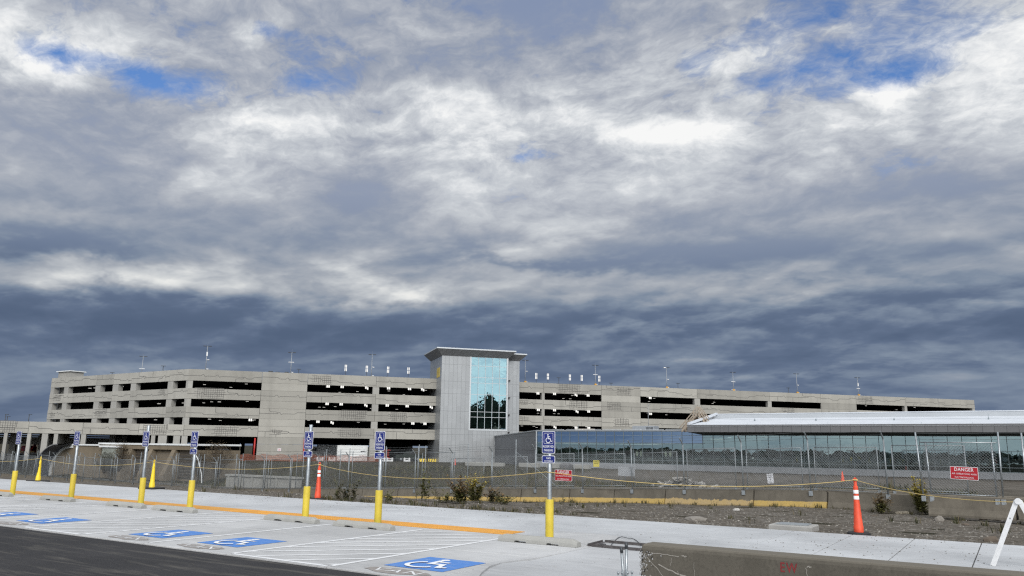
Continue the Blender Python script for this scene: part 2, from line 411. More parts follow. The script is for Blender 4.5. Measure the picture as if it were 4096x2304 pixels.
# the side of the sky the sun is on, behind the camera and overhead, is far brighter
up = T.math('MAXIMUM', T.math('MULTIPLY', df, -1.0), T.math('MULTIPLY_ADD', dz, 1.6, -1.05))
gain = T.ramp(T.math('MULTIPLY_ADD', up, .5, .5, True), [(.5, 1.0), (.80, 1.0)])
g = T.math('MULTIPLY_ADD', T.ramp(T.math('MAXIMUM', up, 0.0, None, True), [(0.0, 0.0), (.7, 1.0)]), 1.1, 1.0)
sc = T.n('ShaderNodeVectorMath', operation='SCALE'); T.l(col, sc.inputs[0]); T.l(g, sc.inputs['Scale'])
T.l(sc.outputs[0], bg.inputs[0])
# ------------------------------------------------------------------ ground materials
def pavement(name, col, joints=True, warm=0.0):
    m, nt, b, out = new_mat(name); T = NT(nt); p = T.geo_pos()
    n1 = T.noise(p, .55, 5, .6, .4)
    c = T.mix(T.ramp(n1, [(.3, 0), (.7, 1)]), mul(col, .90), mul(col, 1.06))
    br = T.noise(T.scalev(p, (.35, 5.0, 1)), 2.2, 5, .65)       # broom marks and wheel dust along the row
    c = T.mix(T.ramp(br, [(.46, 0), (.70, .42)]), c, mul(col, .62))
    sk = T.noise(T.scalev(p, (.8, .5, 1)), .7, 3, .5, 3.5); c = T.mix(T.ramp(sk, [(.485, 0), (.50, .16), (.515, 0)]), c, mul(col, .5))
    st = T.noise(p, 1.7, 4, .7, 1.2)
    c = T.mix(T.ramp(st, [(.60, 0), (.74, .30)]), c, mul((.80 * col[0], .74 * col[1], .68 * col[2]), .72))
    dr = T.noise(p, 8.5, 2, .5); c = T.mix(T.ramp(dr, [(.70, 0), (.76, .35)]), c, mul(col, .45)); lg = T.noise(p, .32, 4, .6, .8); c = T.mix(1.0, c, T.ramp(lg, [(.35, .86), (.60, 1.03)]), 'MULTIPLY')
    fn = T.noise(p, 85, 2, .6); c = T.mix(T.ramp(fn, [(.34, .22), (.52, 0)]), c, mul(col, .6))
    oi = T.noise(T.scalev(p, (.28, .28, 0)), 1.0, 0); c = T.mix(1.0, c, T.ramp(oi, [(.35, .94), (.65, 1.04)]), 'MULTIPLY')
    T.l(c, b.inputs['Base Color']); b.inputs['Roughness'].default_value = .85; b.inputs['Specular IOR Level'].default_value = .25
    T.l(T.bump(T.noise(p, 60, 3), .12, .01), b.inputs['Normal'])
    return m
M['pad'] = pavement('parking_concrete', (.50, .505, .508))
M['walk'] = pavement('sidewalk_concrete', (.50, .515, .53))
M['apron'] = pavement('apron_concrete', (.48, .49, .502))
def asphalt():
    m, nt, b, out = new_mat('asphalt'); T = NT(nt); p = T.geo_pos()
    n1 = T.noise(p, .5, 5, .6); c = T.mix(T.ramp(n1, [(.3, 0), (.7, 1)]), (.026, .026, .028), (.043, .042, .044))
    s = T.noise(T.scalev(p, (.5, 4.2, 1)), 1.1, 5, .62, .6); c = T.mix(T.ramp(s, [(.52, 0), (.72, .55)]), c, (.15, .14, .12))
    s2 = T.noise(p, 2.6, 5, .7, 1.0); c = T.mix(T.ramp(s2, [(.62, 0), (.80, .30)]), c, (.16, .155, .14))
    a = T.noise(p, 120, 2, .7); c = T.mix(T.ramp(a, [(.55, 0), (.75, .35)]), c, (.15, .15, .15))
    T.l(c, b.inputs['Base Color']); b.inputs['Roughness'].default_value = .9; b.inputs['Specular IOR Level'].default_value = .2
    T.l(T.bump(T.noise(p, 110, 3), .5, .012), b.inputs['Normal']); return m
M['asphalt'] = asphalt()
def tactile():
    m, nt, b, out = new_mat('tactile_yellow'); T = NT(nt); p = T.geo_pos()
    col = (.62, .30, .045)
    n = T.noise(p, 2.0, 4, .6); c = T.mix(T.ramp(n, [(.3, 0), (.7, 1)]), mul(col, .86), mul(col, 1.08))
    st = T.noise(p, .9, 4, .7); c = T.mix(T.ramp(st, [(.55, 0), (.75, .35)]), c, (.50, .36, .18))
    T.l(c, b.inputs['Base Color']); b.inputs['Roughness'].default_value = .7; return m
M['tactile'] = tactile()
def paint(name, col, wear=.35):
    m, nt, b, out = new_mat(name); T = NT(nt); p = T.geo_pos()
    n = T.noise(T.scalev(p, (.7, 2.2, 1)), 5, 6, .74); c = T.mix(T.ramp(n, [(.50, 0), (.72, wear)]), col, (.44, .44, .44))
    T.l(c, b.inputs['Base Color']); b.inputs['Roughness'].default_value = .6; return m
M['line'] = paint('white_road_paint', (.72, .73, .74), .75)
M['linesym'] = paint('white_symbol_paint', (.80, .82, .84), .15)
M['blue'] = paint('blue_road_paint', (.060, .205, .56), .38)
M['stain'] = simple('sealer_stain', (.27, .25, .235), .85, 0, .15, 4)
M['joint'] = simple('joint_dirt', (.16, .15, .145), .95)
M['kerb'] = pavement('kerb_concrete', (.50, .505, .51))
def gravel():
    m, nt, b, out = new_mat('gravel'); T = NT(nt); p = T.geo_pos()
    v = T.n('ShaderNodeTexVoronoi'); v.inputs['Scale'].default_value = 11; T.l(p, v.inputs['Vector'])
    cc = T.sep(v.outputs['Color'])[0]
    c = T.ramp(cc, [(0, (.050, .044, .036)), (.45, (.108, .096, .080)), (.8, (.165, .148, .126)), (.95, (.30, .285, .26))])
    n = T.noise(p, .35, 5, .65, .5); c = T.mix(T.ramp(n, [(.35, .0), (.65, .75)]), c, (.080, .068, .053))
    n2 = T.noise(T.scalev(p, (.5, 2.0, 1)), .9, 5, .7); c = T.mix(T.ramp(n2, [(.5, 0), (.72, .55)]), c, (.15, .135, .115))
    T.l(c, b.inputs['Base Color']); b.inputs['Roughness'].default_value = .95; b.inputs['Specular IOR Level'].default_value = .15
    T.l(T.bump(v.outputs['Distance'], .8, .04), b.inputs['Normal']); return m
M['gravel'] = gravel()
def field():
    m, nt, b, out = new_mat('rough_ground'); T = NT(nt); p = T.geo_pos()
    n = T.noise(p, .16, 6, .62, .6)
    c = T.ramp(n, [(.30, (.024, .024, .014)), (.45, (.040, .036, .023)), (.56, (.060, .052, .036)), (.70, (.095, .083, .066))])
    g = T.noise(T.scalev(p, (1.2, .7, 1)), 1.9, 6, .7); c = T.mix(T.ramp(g, [(.35, .7), (.6, 0)]), c, (.028, .027, .016))
    # bare graded earth in front of the terminal
    s = T.sep(p); near = T.math('MULTIPLY', T.ramp(T.math('MULTIPLY_ADD', s[0], 1 / 60.0, .75, True), [(.10, 0), (.30, 1)]), T.ramp(T.math('MULTIPLY', s[1], 1 / 100.0, None, True), [(.40, 0), (.56, 1)]))
    e = T.ramp(T.noise(p, .7, 6, .68), [(.3, (.085, .076, .064)), (.7, (.155, .141, .122))])
    c = T.mix(near, c, e)
    T.l(c, b.inputs['Base Color']); b.inputs['Roughness'].default_value = .96; b.inputs['Specular IOR Level'].default_value = .1
    T.l(T.bump(T.noise(p, 5, 5, .7), .7, .15), b.inputs['Normal']); return m
M['field'] = field()

# ------------------------------------------------------------------ terrain
def sm(a, b, x):
    t = min(max((x - a) / (b - a), 0), 1); return t * t * (3 - 2 * t)
def bar_y(x):      # where the front row of barriers stands
    L = ((-140, 37.2), (-36, 30.0), (-12, 28.3), (-3, 26.0), (4.5, 24.2), (30, 18.5))
    for (x0, y0), (x1, y1) in zip(L, L[1:]):
        if x <= x1: return y0 + (y1 - y0) * (x - x0) / (x1 - x0)
    return L[-1][1]
def bar_top(x): return min(max(.06 + .041 * x, -2.05), .07)
def land(x, y):
    if y <= 5.25: return -.16
    by = bar_y(x); zb = bar_top(x) - .80
    t = sm(5.0, by - 1.5, y)
    z = -.04 + (zb + .04) * (t * .75 + .25 * min(max((y - 5) / (by - 6.5), 0), 1))
    if y > by + 5:
        k = sm(by + 5, 60, y); zf = -.65 if x > -62 else -.65 - 1.6 * sm(56, 46, y) - .0
        z = z + (zf - z) * k
        z += (.16 * math.sin(x * .31 + y * .17) + .10 * math.sin(x * .73 - y * .41)) * sm(by + 5, by + 11, y) * sm(66, 56, y)
    if y > 5.6: z += .03 * math.sin(x * 1.7 + y * .9) * math.sin(y * 1.3 - x * .4) * sm(5.6, 8, y)
    return z
def grid_mesh(name, xs, ys, fn, mat):
    mb = MB(); nx = len(xs); vs = [(x, y, fn(x, y)) for y in ys for x in xs]
    fs = [(j * nx + i, j * nx + i + 1, (j + 1) * nx + i + 1, (j + 1) * nx + i) for j in range(len(ys) - 1) for i in range(nx - 1)]
    mb.add(vs, fs, 0, True); return struct(mb.build(name, mat, fix=False))
def axis(*segs):
    o = []
    for a, b, s in segs:
        n = max(1, round((b - a) / s)); o += [a + (b - a) * i / n for i in range(n)]
    o.append(segs[-1][1]); return o
grid_mesh('ground', axis((-3000, -400, 400), (-400, -140, 40), (-140, 30, 1.3), (30, 200, 17), (200, 3000, 400)),
          axis((-3000, -300, 400), (-300, -10, 58), (-10, 5.25, 5), (5.25, 62, 1.0), (62, 220, 20), (220, 3000, 400)), land, M['field'])
grid_mesh('gravel_strip', axis((-70, 14, .6)), axis((5.06, 5.3, .12), (5.3, 12, .45), (12, 31, .8)),
          lambda x, y: (land(x, y) if y > 5.25 else -.03) + .012 - (.25 * sm(bar_y(x) + .5, bar_y(x) + 2.5, y)), M['gravel'])

# ------------------------------------------------------------------ pavements (slabs with real open joints)
def slabs(name, xs, ys, z0, z1, mat, gap=.011):
    mb = MB()
    for x0, x1 in zip(xs, xs[1:]):
        for y0, y1 in zip(ys, ys[1:]):
            mb.cbox(x0 + gap, x1 - gap, y0 + gap, y1 - gap, z0, z1, .006)
    return struct(mb.build(name, mat))
mb = MB(); mb.box(-90, 30, -5.6, 5.08, -.15, -.035); struct(mb.build('slab_bedding', M['joint']))
mb = MB(); mb.quad((-400, -400, -.004), (400, -400, -.004), (400, -5.61, -.004), (-400, -5.61, -.004)); struct(mb.build('asphalt_road', M['asphalt']))
slabs('parking_pavement', axis((-80, -17.3, 2.5), (-17.3, -.79, 2.359), (-.79, 1.12, 1.9)), [-5.52, -2.62, .01], -.03, 0, M['pad'], .013)
slabs('sidewalk', axis((-80, -17.2, 2.44), (-17.2, -5.0, 2.44), (-5.0, 1.14, 2.05), (1.14, 4.95, 1.27), (4.95, 25, 1.225)), [.80, 2.60, 5.10], -.03, 0.0, M['walk'], .010)
slabs('sidewalk_edge', axis((-1.08, 1.14, 1.1)), [.01, .80], -.03, 0.0, M['walk'], .006)
# yellow warning strip with its truncated domes
mb = MB(); mb.box(-80, -1.10, .03, .785, -.03, .004)
for i in range(150):
    for j in range(12):
        x = -1.16 - i * .062; y = .06 + j * .062
        mb.lathe([(.016, .004), (.011, .0095)], 6, (x, y, 0), 0, False)
struct(mb.build('tactile_strip', M['tactile'], fix=False))
# right-hand apron, with its kerb turning the corner
slabs('apron', axis((1.30, 25.3, 3.0)), [-3.0, .78], -.03, 0.0, M['apron'], .006)
mb = MB()
mb.add([(1.28, -3.0, .002), (30, -3.0, .002), (30, -9, .122), (2.40, -9, .122), (2.15, -5.9, .122), (1.78, -5.2, .117), (1.50, -4.6, .102), (1.32, -4.0, .072), (1.27, -3.4, .037)], [tuple(range(8, -1, -1))], 0)
struct(mb.build('apron_island', M['apron']))
mb = MB(); mb.box(1.115, 3.2, -5.52, -3.0, -.15, -.006); struct(mb.build('pavement_corner', M['pad']))
mb = MB()
pts = [(1.22, .76, .0), (1.22, -1.0, .0), (1.22, -2.6, .012), (1.24, -3.4, .045), (1.32, -4.0, .08), (1.50, -4.6, .11), (1.78, -5.2, .125), (2.15, -5.9, .13), (2.4, -9, .13)]
for (a, b) in zip(pts, pts[1:]):
    ax, ay, az_ = a; bx, by, bz = b; dx, dy = bx - ax, by - ay; l = math.hypot(dx, dy); nx, ny = -dy / l * .085, dx / l * .085
    mb.hexa([(ax - nx, ay - ny, -.1), (ax + nx, ay + ny, -.1), (bx + nx, by + ny, -.1), (bx - nx, by - ny, -.1), (ax - nx * .8, ay - ny * .8, az_ + .004), (ax + nx, ay + ny, az_ + .004), (bx + nx, by + ny, bz + .004), (bx - nx * .8, by - ny * .8, bz + .004)])
struct(mb.build('kerb', M['kerb']))
# low sloped kerb behind the last stall
mb = MB()
mb.add([(-.30, -.02, .002), (1.05, -.42, .002), (1.10, .80, .004), (.75, .74, .075), (-.20, .42, .075), (-.42, .5, .004), (.75, .98, .06), (-.25, .95, .06), (-.3, 1.3, .003), (.95, 1.3, .003)],
       [(0, 1, 3, 4), (1, 2, 3), (0, 4, 5), (4, 3, 6, 7), (7, 6, 9, 8), (2, 9, 6, 3), (5, 4, 7, 8)])
struct(mb.build('kerb_ramp', M['kerb']))

# ------------------------------------------------------------------ painted markings
mk = MB(); Z = .0045
def rect(mb, x0, x1, y0, y1, z=Z, mat=0): mb.quad((x0, y0, z), (x1, y0, z), (x1, y1, z), (x0, y1, z), mat)
LINES = [-.79, -3.11, -5.48, -7.70, -9.98, -12.18, -14.50, -15.95, -18.25, -19.75, -22.05, -23.5, -25.8, -28.1, -30.4]
LW = .105
for x in LINES: rect(mk, x - LW / 2, x + LW / 2, -5.40, -.32)
def hatch(x0, x1):
    xa, xb = x0 + LW / 2, x1 - LW / 2; wd = xb - xa; s = .098 * 1.414
    y = -5.30 - wd
    while y < -.4:
        # 45 degree stripe from (xa, y) to (xb, y + wd), clipped to the stall
        def clip(yy): return min(max(yy, -5.38), -.36)
        pts = []
        for k in range(13):
            xx = xa + wd * k / 12; pts.append((xx, y + wd * k / 12))
        lo = [(xx, yy) for xx, yy in pts]
        vs = []; 
        for xx, yy in lo: vs += [(xx, clip(yy), Z), (xx, clip(yy + s), Z)]
        for k in range(12):
            a = vs[2 * k: 2 * k + 4]
            if a[1][1] - a[0][1] > .004 or a[3][1] - a[2][1] > .004: mk.quad(a[0], a[2], a[3], a[1])
        y += .80
    rect(mk, xa, xb, -5.49, -5.39)
for a, b in ((-3.11, -.79), (-9.98, -7.70), (-15.95, -14.50), (-19.75, -18.25)): hatch(a, b)
struct(mk.build('parking_lines', M['line']))
for k, x in enumerate((.35, -4.27, -6.48, -10.97, -13.40, -17.2, -20.9)):
    mb = MB(); rect(mb, x - .575, x + .575, -4.85, -3.69, .0045, 0)
    wheelchair(mb, lambda a, b, x=x: (x + a, -4.27 + b, .0085), 1.02, (0, 0, .0015), 1)
    struct(mb.build('accessible_bay_symbol', [M['blue'], M['linesym']]))
    mb = MB(); rng = random.Random(k)
    out_ = [(x + math.cos(t) * .60 * rng.uniform(.9, 1.1), -5.19 + math.sin(t) * .20 * rng.uniform(.8, 1.2), .0045) for t in [2 * PI * i / 20 for i in range(20)]]
    mb.add(out_, [tuple(range(20))], 0)
    put_text(mb, 'VAN', .3, lambda a, b, x=x: (x + a, -5.20 + b, .0085), 0, 0, .0, 1.2, .88, .24, 1)
    struct(mb.build('van_marking', [M['stain'], M['line']]))

# ------------------------------------------------------------------ loose dirt on the slabs, stones and grass (uncountable)
rng = random.Random(5); mb = MB()
def lump(mb, x, y, z, r, flat=.6, mat=0):
    n = 5; a0 = rng.uniform(0, 6.3)
    vs = [(x + r * rng.uniform(.7, 1.2) * math.cos(a0 + 2 * PI * i / n), y + r * rng.uniform(.7, 1.2) * math.sin(a0 + 2 * PI * i / n), z - r * .1) for i in range(n)]
    vs += [(x + r * .55 * math.cos(a0 + 2 * PI * i / n), y + r * .55 * math.sin(a0 + 2 * PI * i / n), z + r * flat * rng.uniform(.7, 1.1)) for i in range(n)]
    mb.add(vs, [(i, (i + 1) % n, n + (i + 1) % n, n + i) for i in range(n)] + [tuple(range(n, 2 * n))], mat)
for _ in range(520):
    if rng.random() < .55: x, y = rng.uniform(-16, -2), 5.0 - abs(rng.gauss(0, .9))
    else: x, y = rng.gauss(5.5, 2.2), rng.uniform(.9, 5.0)
    if .9 < y < 5.05: lump(mb, x, y, .001, rng.choice((.006, .008, .01, .013, .018)), .5)
for _ in range(90): lump(mb, rng.uniform(1.6, 9), rng.uniform(-2.9, .6), .001, rng.choice((.006, .008, .012)), .5)
stuff(mb.build('dirt_specks', simple('dry_dirt', (.10, .085, .07), .95, 0, .3, 8)), 'small dark crumbs of soil scattered over the pale sidewalk slabs')
mb = MB(); rng = random.Random(8)
for _ in range(9000):
    y = 5.2 + 20 * rng.random() ** 1.7; x = rng.uniform(-22, 13) if rng.random() < .8 else rng.uniform(-5, 12)
    if y > bar_y(x) - .4: continue
    r = rng.choice((.010, .012, .014, .018, .022, .03)) * rng.uniform(.8, 1.2)
    lump(mb, x, y, land(x, y) + .01, r, .75, 0 if rng.random() < .66 else (1 if rng.random() < .82 else 2))
stuff(mb.build('gravel_stones', [simple('stone_brown', (.12, .105, .085), .95, 0, .3, 3), simple('stone_grey', (.23, .215, .19), .95, 0, .3, 3), simple('stone_pale', (.33, .315, .285), .95, 0, .2, 3)]), 'loose brown and grey stones over the gravel strip')
M['grass_dry'] = simple('dry_grass', (.120, .096, .048), .9, 0, .35, .5)
M['grass_olive'] = simple('olive_grass', (.060, .062, .022), .9, 0, .35, .5)
M['grass_dark'] = simple('dark_grass', (.034, .036, .018), .9, 0, .3, .5)
def blades(mb, x, y, z, n, h, spread, mats=(0, 1, 2), wd=.012):
    for _ in range(n):
        a = rng.uniform(0, 6.283); r = spread * abs(rng.gauss(0, .5)); bx, by = x + r * math.cos(a), y + r * math.sin(a)
        hh = h * rng.uniform(.45, 1.1); le = hh * rng.uniform(.1, .6); a2 = a + rng.uniform(-.6, .6); c, s = math.cos(a2), math.sin(a2)
        w2 = wd * rng.uniform(.6, 1.3); nx, ny = -s * w2, c * w2
        mb.add([(bx - nx, by - ny, z), (bx + nx, by + ny, z), (bx + c * le * .4 + nx * .7, by + s * le * .4 + ny * .7, z + hh * .6), (bx + c * le * .4 - nx * .7, by + s * le * .4 - ny * .7, z + hh * .6), (bx + c * le, by + s * le, z + hh)],
               [(0, 1, 2, 3), (3, 2, 4)], rng.choice(mats))
mb = MB(); rng = random.Random(12)
for _ in range(150):                       # tufts in the gravel and along the foot of the barriers
    x = rng.uniform(-26, 12)
    y = bar_y(x) - rng.uniform(.35, 1.0) if rng.random() < .6 else 5.2 + (bar_y(x) - 5.6) * rng.random() ** 1.0
    blades(mb, x, y, land(x, y), rng.randint(7, 26), rng.uniform(.10, .32), rng.uniform(.1, .3))
for _ in range(110):
    x = rng.uniform(-13, -2.5); y = 5.2 + abs(rng.gauss(0, .7)); blades(mb, x, y, land(x, y), rng.randint(6, 16), rng.uniform(.08, .22), .2)
stuff(mb.build('grass_tufts', [M['grass_dry'], M['grass_olive'], M['grass_dark']], fix=False), 'low dry tufts of grass rooted in the gravel and below the barriers')
mb = MB(); rng = random.Random(13)
for _ in range(5200):                      # rough growth on the bank beyond the fences
    x = rng.uniform(-75, 6); by = bar_y(x) + 3.4
    y = by + (62 - by) * rng.random() ** 1.5 if x < -30 else by + 16 * rng.random() ** 1.6
    blades(mb, x, y, land(x, y) - .02, 5, rng.uniform(.18, .55), .8, (0, 1, 1, 2, 2), .035)
stuff(mb.build('field_grass', [M['grass_dry'], M['grass_olive'], M['grass_dark']], fix=False), 'rough olive and straw coloured grass on the bank beyond the fence')
# ------------------------------------------------------------------ accessible parking signs
STALLS = [.26, -4.28, -6.65, -11.2, -13.5, -17.25, -20.95]          # right to left
def sign_post(i, x, van, tall, label):
    t = thing('accessible_parking_sign', label, 'parking sign', (x, -.50, 0), 0, 'accessible parking signs on yellow bollards')
    mb = MB(); mb.lathe([(.083, 0), (.083, .80), (.082, .806), (.076, .812), (.04, .815)], 24); mb.build('bollard_sleeve', M['yellow'], t)
    top = 2.16 + tall
    mb = MB(); mb.lathe([(.044, .80), (.044, top), (.040, top + .004)], 18); mb.build('pole', M['galv'], t)
    def plate(name, w, h, zc):
        mb = MB(); fy = -.052
        mb.prism(rrect(w, h, .028), lambda p, k: (p[0], k, p[1] + zc), fy, fy + .004)
        pl = mb.build(name, M['sign_white'], t)
        mb = MB(); mb.add([(p[0], fy - .0015, p[1] + zc) for p in rrect(w - .020, h - .020, .022)], [tuple(range(20))]); mb.build('sign_face', M['sign_blue'], pl)
        mb = MB()
        for dz_ in (h / 2 - .03, -h / 2 + .03): mb.tube((0, fy - .007, zc + dz_), (0, fy - .001, zc + dz_), .006, 8)
        mb.build('bolt', M['galv'], pl)
        return pl, lambda dy: (lambda a, b: (a, fy - dy, b + zc))
    zc = 2.157 - .2205
    pl, fn = plate('sign_plate', .305, .441, zc)
    mb = MB(); f = fn(.003)
    o, q = rrect(.215, .215, .016), rrect(.204, .204, .011)
    mb.add([f(a, b + .078) for a, b in o] + [f(a, b + .078) for a, b in q], [(k, (k + 1) % 20, 20 + (k + 1) % 20, 20 + k) for k in range(20)]); mb.build('symbol_frame', M['sign_white'], pl)
    mb = MB(); wheelchair(mb, lambda a, b: f(a + .006, b + .080), .190, (0, -.0004, 0)); mb.build('wheelchair_symbol', M['sign_white'], pl)
    mb = MB(); put_text(mb, 'RESERVED', .06, f, 0, -.083, .012, 1.05, .240, .046); put_text(mb, 'PARKING', .06, f, 0, -.158, .012, 1.05, .205, .046); mb.build('lettering', M['sign_white'], pl)
    if van:
        pl, fn = plate('van_plate', .305, .147, 1.600); f = fn(.003)
        mb = MB(); put_text(mb, 'VAN', .05, f, 0, .022, .012, 1.1, .100, .040); put_text(mb, 'ACCESSIBLE', .05, f, 0, -.034, .010, 1.05, .200, .028); mb.build('lettering', M['sign_white'], pl)
    mb = MB()
    for z in ((1.98, 1.79, 1.60) if van else (2.10, 1.79)): mb.box(-.05, .05, -.047, .052, z - .012, z + .012)
    mb.build('clamp', M['galv'], t)
    return t
sl = ['blue reserved parking sign with VAN plate beside the red danger sign, nearest of the row',
      'blue reserved parking sign with VAN plate, right before the bay with white container',
      'blue reserved parking sign with VAN plate below and pole sticking up above it',
      'blue reserved parking sign with VAN plate, between the two yellow delineators and the orange one',
      'blue reserved parking sign without VAN plate and with pole sticking up above it',
      'blue reserved parking sign without VAN plate, pole ending at the sign, over the tunnel portal',
      'blue reserved parking sign without VAN plate, leftmost of the seven']
for i, x in enumerate(STALLS):
    sign_post(i, x, i in (0, 1, 2, 3), {2: .155, 4: .16}.get(i, -.012), sl[i])

# ------------------------------------------------------------------ wheel stops
def wheel_stop_mesh():
    mb = MB(); L = .88
    st = [(-L, .085, 0), (-L + .12, .135, 0), (-.50, .135, 0), (-.48, .135, .035), (-.24, .135, .035), (-.22, .135, 0), (.22, .135, 0), (.24, .135, .035), (.48, .135, .035), (.50, .135, 0), (L - .12, .135, 0), (L, .085, 0)]
    vs = []
    for k, (x, h, b) in enumerate(st):
        tp = .055 if 0 < k < len(st) - 1 else .075
        vs += [(x, -.095, b), (x, -.088, h * .45 + b * .3), (x, -tp, h - .012), (x, -tp + .012, h), (x, tp - .012, h), (x, tp, h - .012), (x, .088, h * .45 + b * .3), (x, .095, b)]
    n = 8; fs = []
    for k in range(len(st) - 1):
        for i in range(n): fs.append((k * n + i, k * n + (i + 1) % n, (k + 1) * n + (i + 1) % n, (k + 1) * n + i))
    fs += [tuple(range(n)), tuple(range((len(st) - 1) * n + n - 1, (len(st) - 1) * n - 1, -1))]
    mb.add(vs, fs); return mb
first = None
wl = ['concrete wheel stop below the nearest sign, right of the rest, by the kerb ramp', 'concrete wheel stop at the second sign from the kerb, left of a hatched aisle', 'concrete wheel stop at the third sign from the kerb',
      'concrete wheel stop at the sign nearest the pale headwall, in the middle of the row', 'concrete wheel stop left of the close pair in the middle of the row', 'concrete wheel stop second from the left edge', 'concrete wheel stop cut by the left edge, farthest of the row']
for i, x in enumerate(STALLS):
    if first is None: o = first = wheel_stop_mesh().build('wheel_stop', M['stop'])
    else: o = first.copy(); COL.objects.link(o)
    o.location = (x - .06 if i else x - .0, -.93 + (i % 3) * .02, .003); o.rotation_euler = (0, 0, R((.6, -.8, .4, 1.2, -.5, .7, .2)[i]))
    tag(o, wl[i], 'wheel stop', 'concrete wheel stops at the parking bays')

# ------------------------------------------------------------------ delineators (tall stacked traffic posts)
def delineator(kind, loc, label, rz=0.0, tie=False):
    t = thing('traffic_delineator', label, 'traffic delineator', loc, rz, 'tall delineators carrying the yellow rope')
    mb = MB()
    o = [(math.cos(2 * PI * (k + .5) / 8), math.sin(2 * PI * (k + .5) / 8)) for k in range(8)]
    if kind == 'orange':
        for r0, r1, z0, z1 in ((.255, .250, 0, .035), (.250, .225, .035, .055)):
            mb.add([(a * r0, b * r0, z0) for a, b in o] + [(a * r1, b * r1, z1) for a, b in o], [(k, (k + 1) % 8, 8 + (k + 1) % 8, 8 + k) for k in range(8)] + [tuple(range(8)), tuple(range(8, 16))])
    else:
        mb.cbox(-.43, .43, -.30, .30, 0, .065, .015)
    mb.build('rubber_base', M['rubber'], t)
    mb = MB(); mt = M['orange'] if kind == 'orange' else M['cone_yellow']
    if kind == 'orange':
        prof = [(.105, .045), (.105, .19), (.096, .20), (.092, .34), (.085, .35), (.081, .50), (.075, .51), (.070, .66), (.066, .67), (.062, .76), (.055, .80), (.052, 1.04), (.050, 1.07), (.036, 1.075), (.034, 1.17), (.028, 1.19)]
    else:
        prof = [(.115, .045), (.115, .13), (.108, .135), (.106, .24), (.088, .27), (.083, .40), (.078, .42), (.072, .56), (.066, .58), (.060, .74), (.054, .76), (.048, .90), (.044, .95), (.030, .98), (.026, 1.02)]
    mb.lathe(prof, 22)
    mb.build('post', mt, t)
    mb = MB()
    if kind == 'orange':
        mb.path([(.03 * math.cos(a), 0, 1.205 + .045 * math.sin(a)) for a in [2 * PI * k / 14 for k in range(15)]], .016, 8)
    else:
        for zz, rr_ in ((1.045, .034), (1.105, .040)): mb.path([(rr_ * math.cos(a), 0, zz + rr_ * .85 * math.sin(a)) for a in [2 * PI * k / 16 for k in range(17)]], .014, 8)
    mb.build('handle_loop', mt, t)
    if kind == 'orange':
        for z0, z1, r0, r1 in ((.775, .855, .0615, .0565), (.905, .985, .0575, .0555)):
            mb = MB(); mb.lathe([(r0, z0), (r1, z1)], 22); mb.build('reflective_band', M['reflective'], t)
    if tie:
        mb = MB()
        for s in (-1, 1): mb.bar((-.05 * s, -.072, .70), (.05 * s, -.070, .82), .014, .01)
        mb.bar((.01, -.095, .42), (.03, -.085, .72), .012, .008)
        mb.build('tape_cross', M['rubber'], t)
    return t
delineator('yellow', (-30.55, 5.15, -.03), 'yellow delineator marked with a black tape cross, by the tunnel portal', .1, True)
delineator('yellow', (-21.38, 4.98, 0), 'plain yellow delineator on a wide black base at the sidewalk edge', .1)
delineator('orange', (-12.28, 5.30, -.02), 'orange delineator with two white bands and hand lettering, among weeds', .2)
delineator('orange', (5.05, 5.32, -.01), 'orange delineator with two white bands on black octagonal base, beside the utility box', .4)
# hand lettering on the one among the weeds
src = [o for o in COL.objects if o.name.startswith('traffic_delineator') and 'hand lettering' in o.get('label', '')][0]
mb = MB()
for k, ch in enumerate('CCI'):
    zc = .60 - k * .135; put_text(mb, ch, .1, lambda a, b, zc=zc, k=k: (-.085 - .004 * k + a * 1.0 + .055, -math.sqrt(max((.0785 + .0065 * k) ** 2 - (a) ** 2, 0)) - .002, zc + b), 0, 0, 0, 1, .030 if ch == 'C' else .008, .085)
o = mb.build('lettering', M['black'], src); o.rotation_euler = (0, 0, .35)

# ------------------------------------------------------------------ rope from post to post
def sag(a, b, low, n=16):
    # a, b end points, low = height of the lowest point
    a = Vector(a); b = Vector(b); pts = []
    # parabola through both ends with the given minimum
    ha, hb = a.z - low, b.z - low; u = math.sqrt(max(ha, 1e-4)) / (math.sqrt(max(ha, 1e-4)) + math.sqrt(max(hb, 1e-4)))
    for i in range(n + 1):
        s = i / n; p = a.lerp(b, s)
        p.z = low + (ha * ((u - s) / u) ** 2 if s < u else hb * ((s - u) / (1 - u)) ** 2); pts.append(p)
    return pts
knots = [(-40.5, 5.2, 1.03), (-30.55, 5.1, 1.04), (-21.38, 4.95, 1.075), (-12.28, 5.25, 1.16), (.22, -.55, 1.35), (.31, -.55, 1.345), (5.05, 5.27, 1.20), (8.20, 1.6, 1.03), (11.5, 1.2, 1.0)]
lows = [.80, .82, .89, .965, 1.34, 1.06, .99, .93]
pts = []
for a, b, l in zip(knots, knots[1:], lows): pts += sag(a, b, l, 14 if abs(a[0] - b[0]) > 1 else 2)[(1 if pts else 0):]
mb = MB(); mb.path(pts, .0070, 6)
for kx, ky, kz in (knots[3], knots[6]): mb.lathe([(.060, kz - .012), (.064, kz), (.060, kz + .012)], 14, (kx, ky + .05, 0))
tag(mb.build('barrier_rope', M['rope']), 'slack yellow rope strung from delineator to delineator along the sidewalk', 'rope')

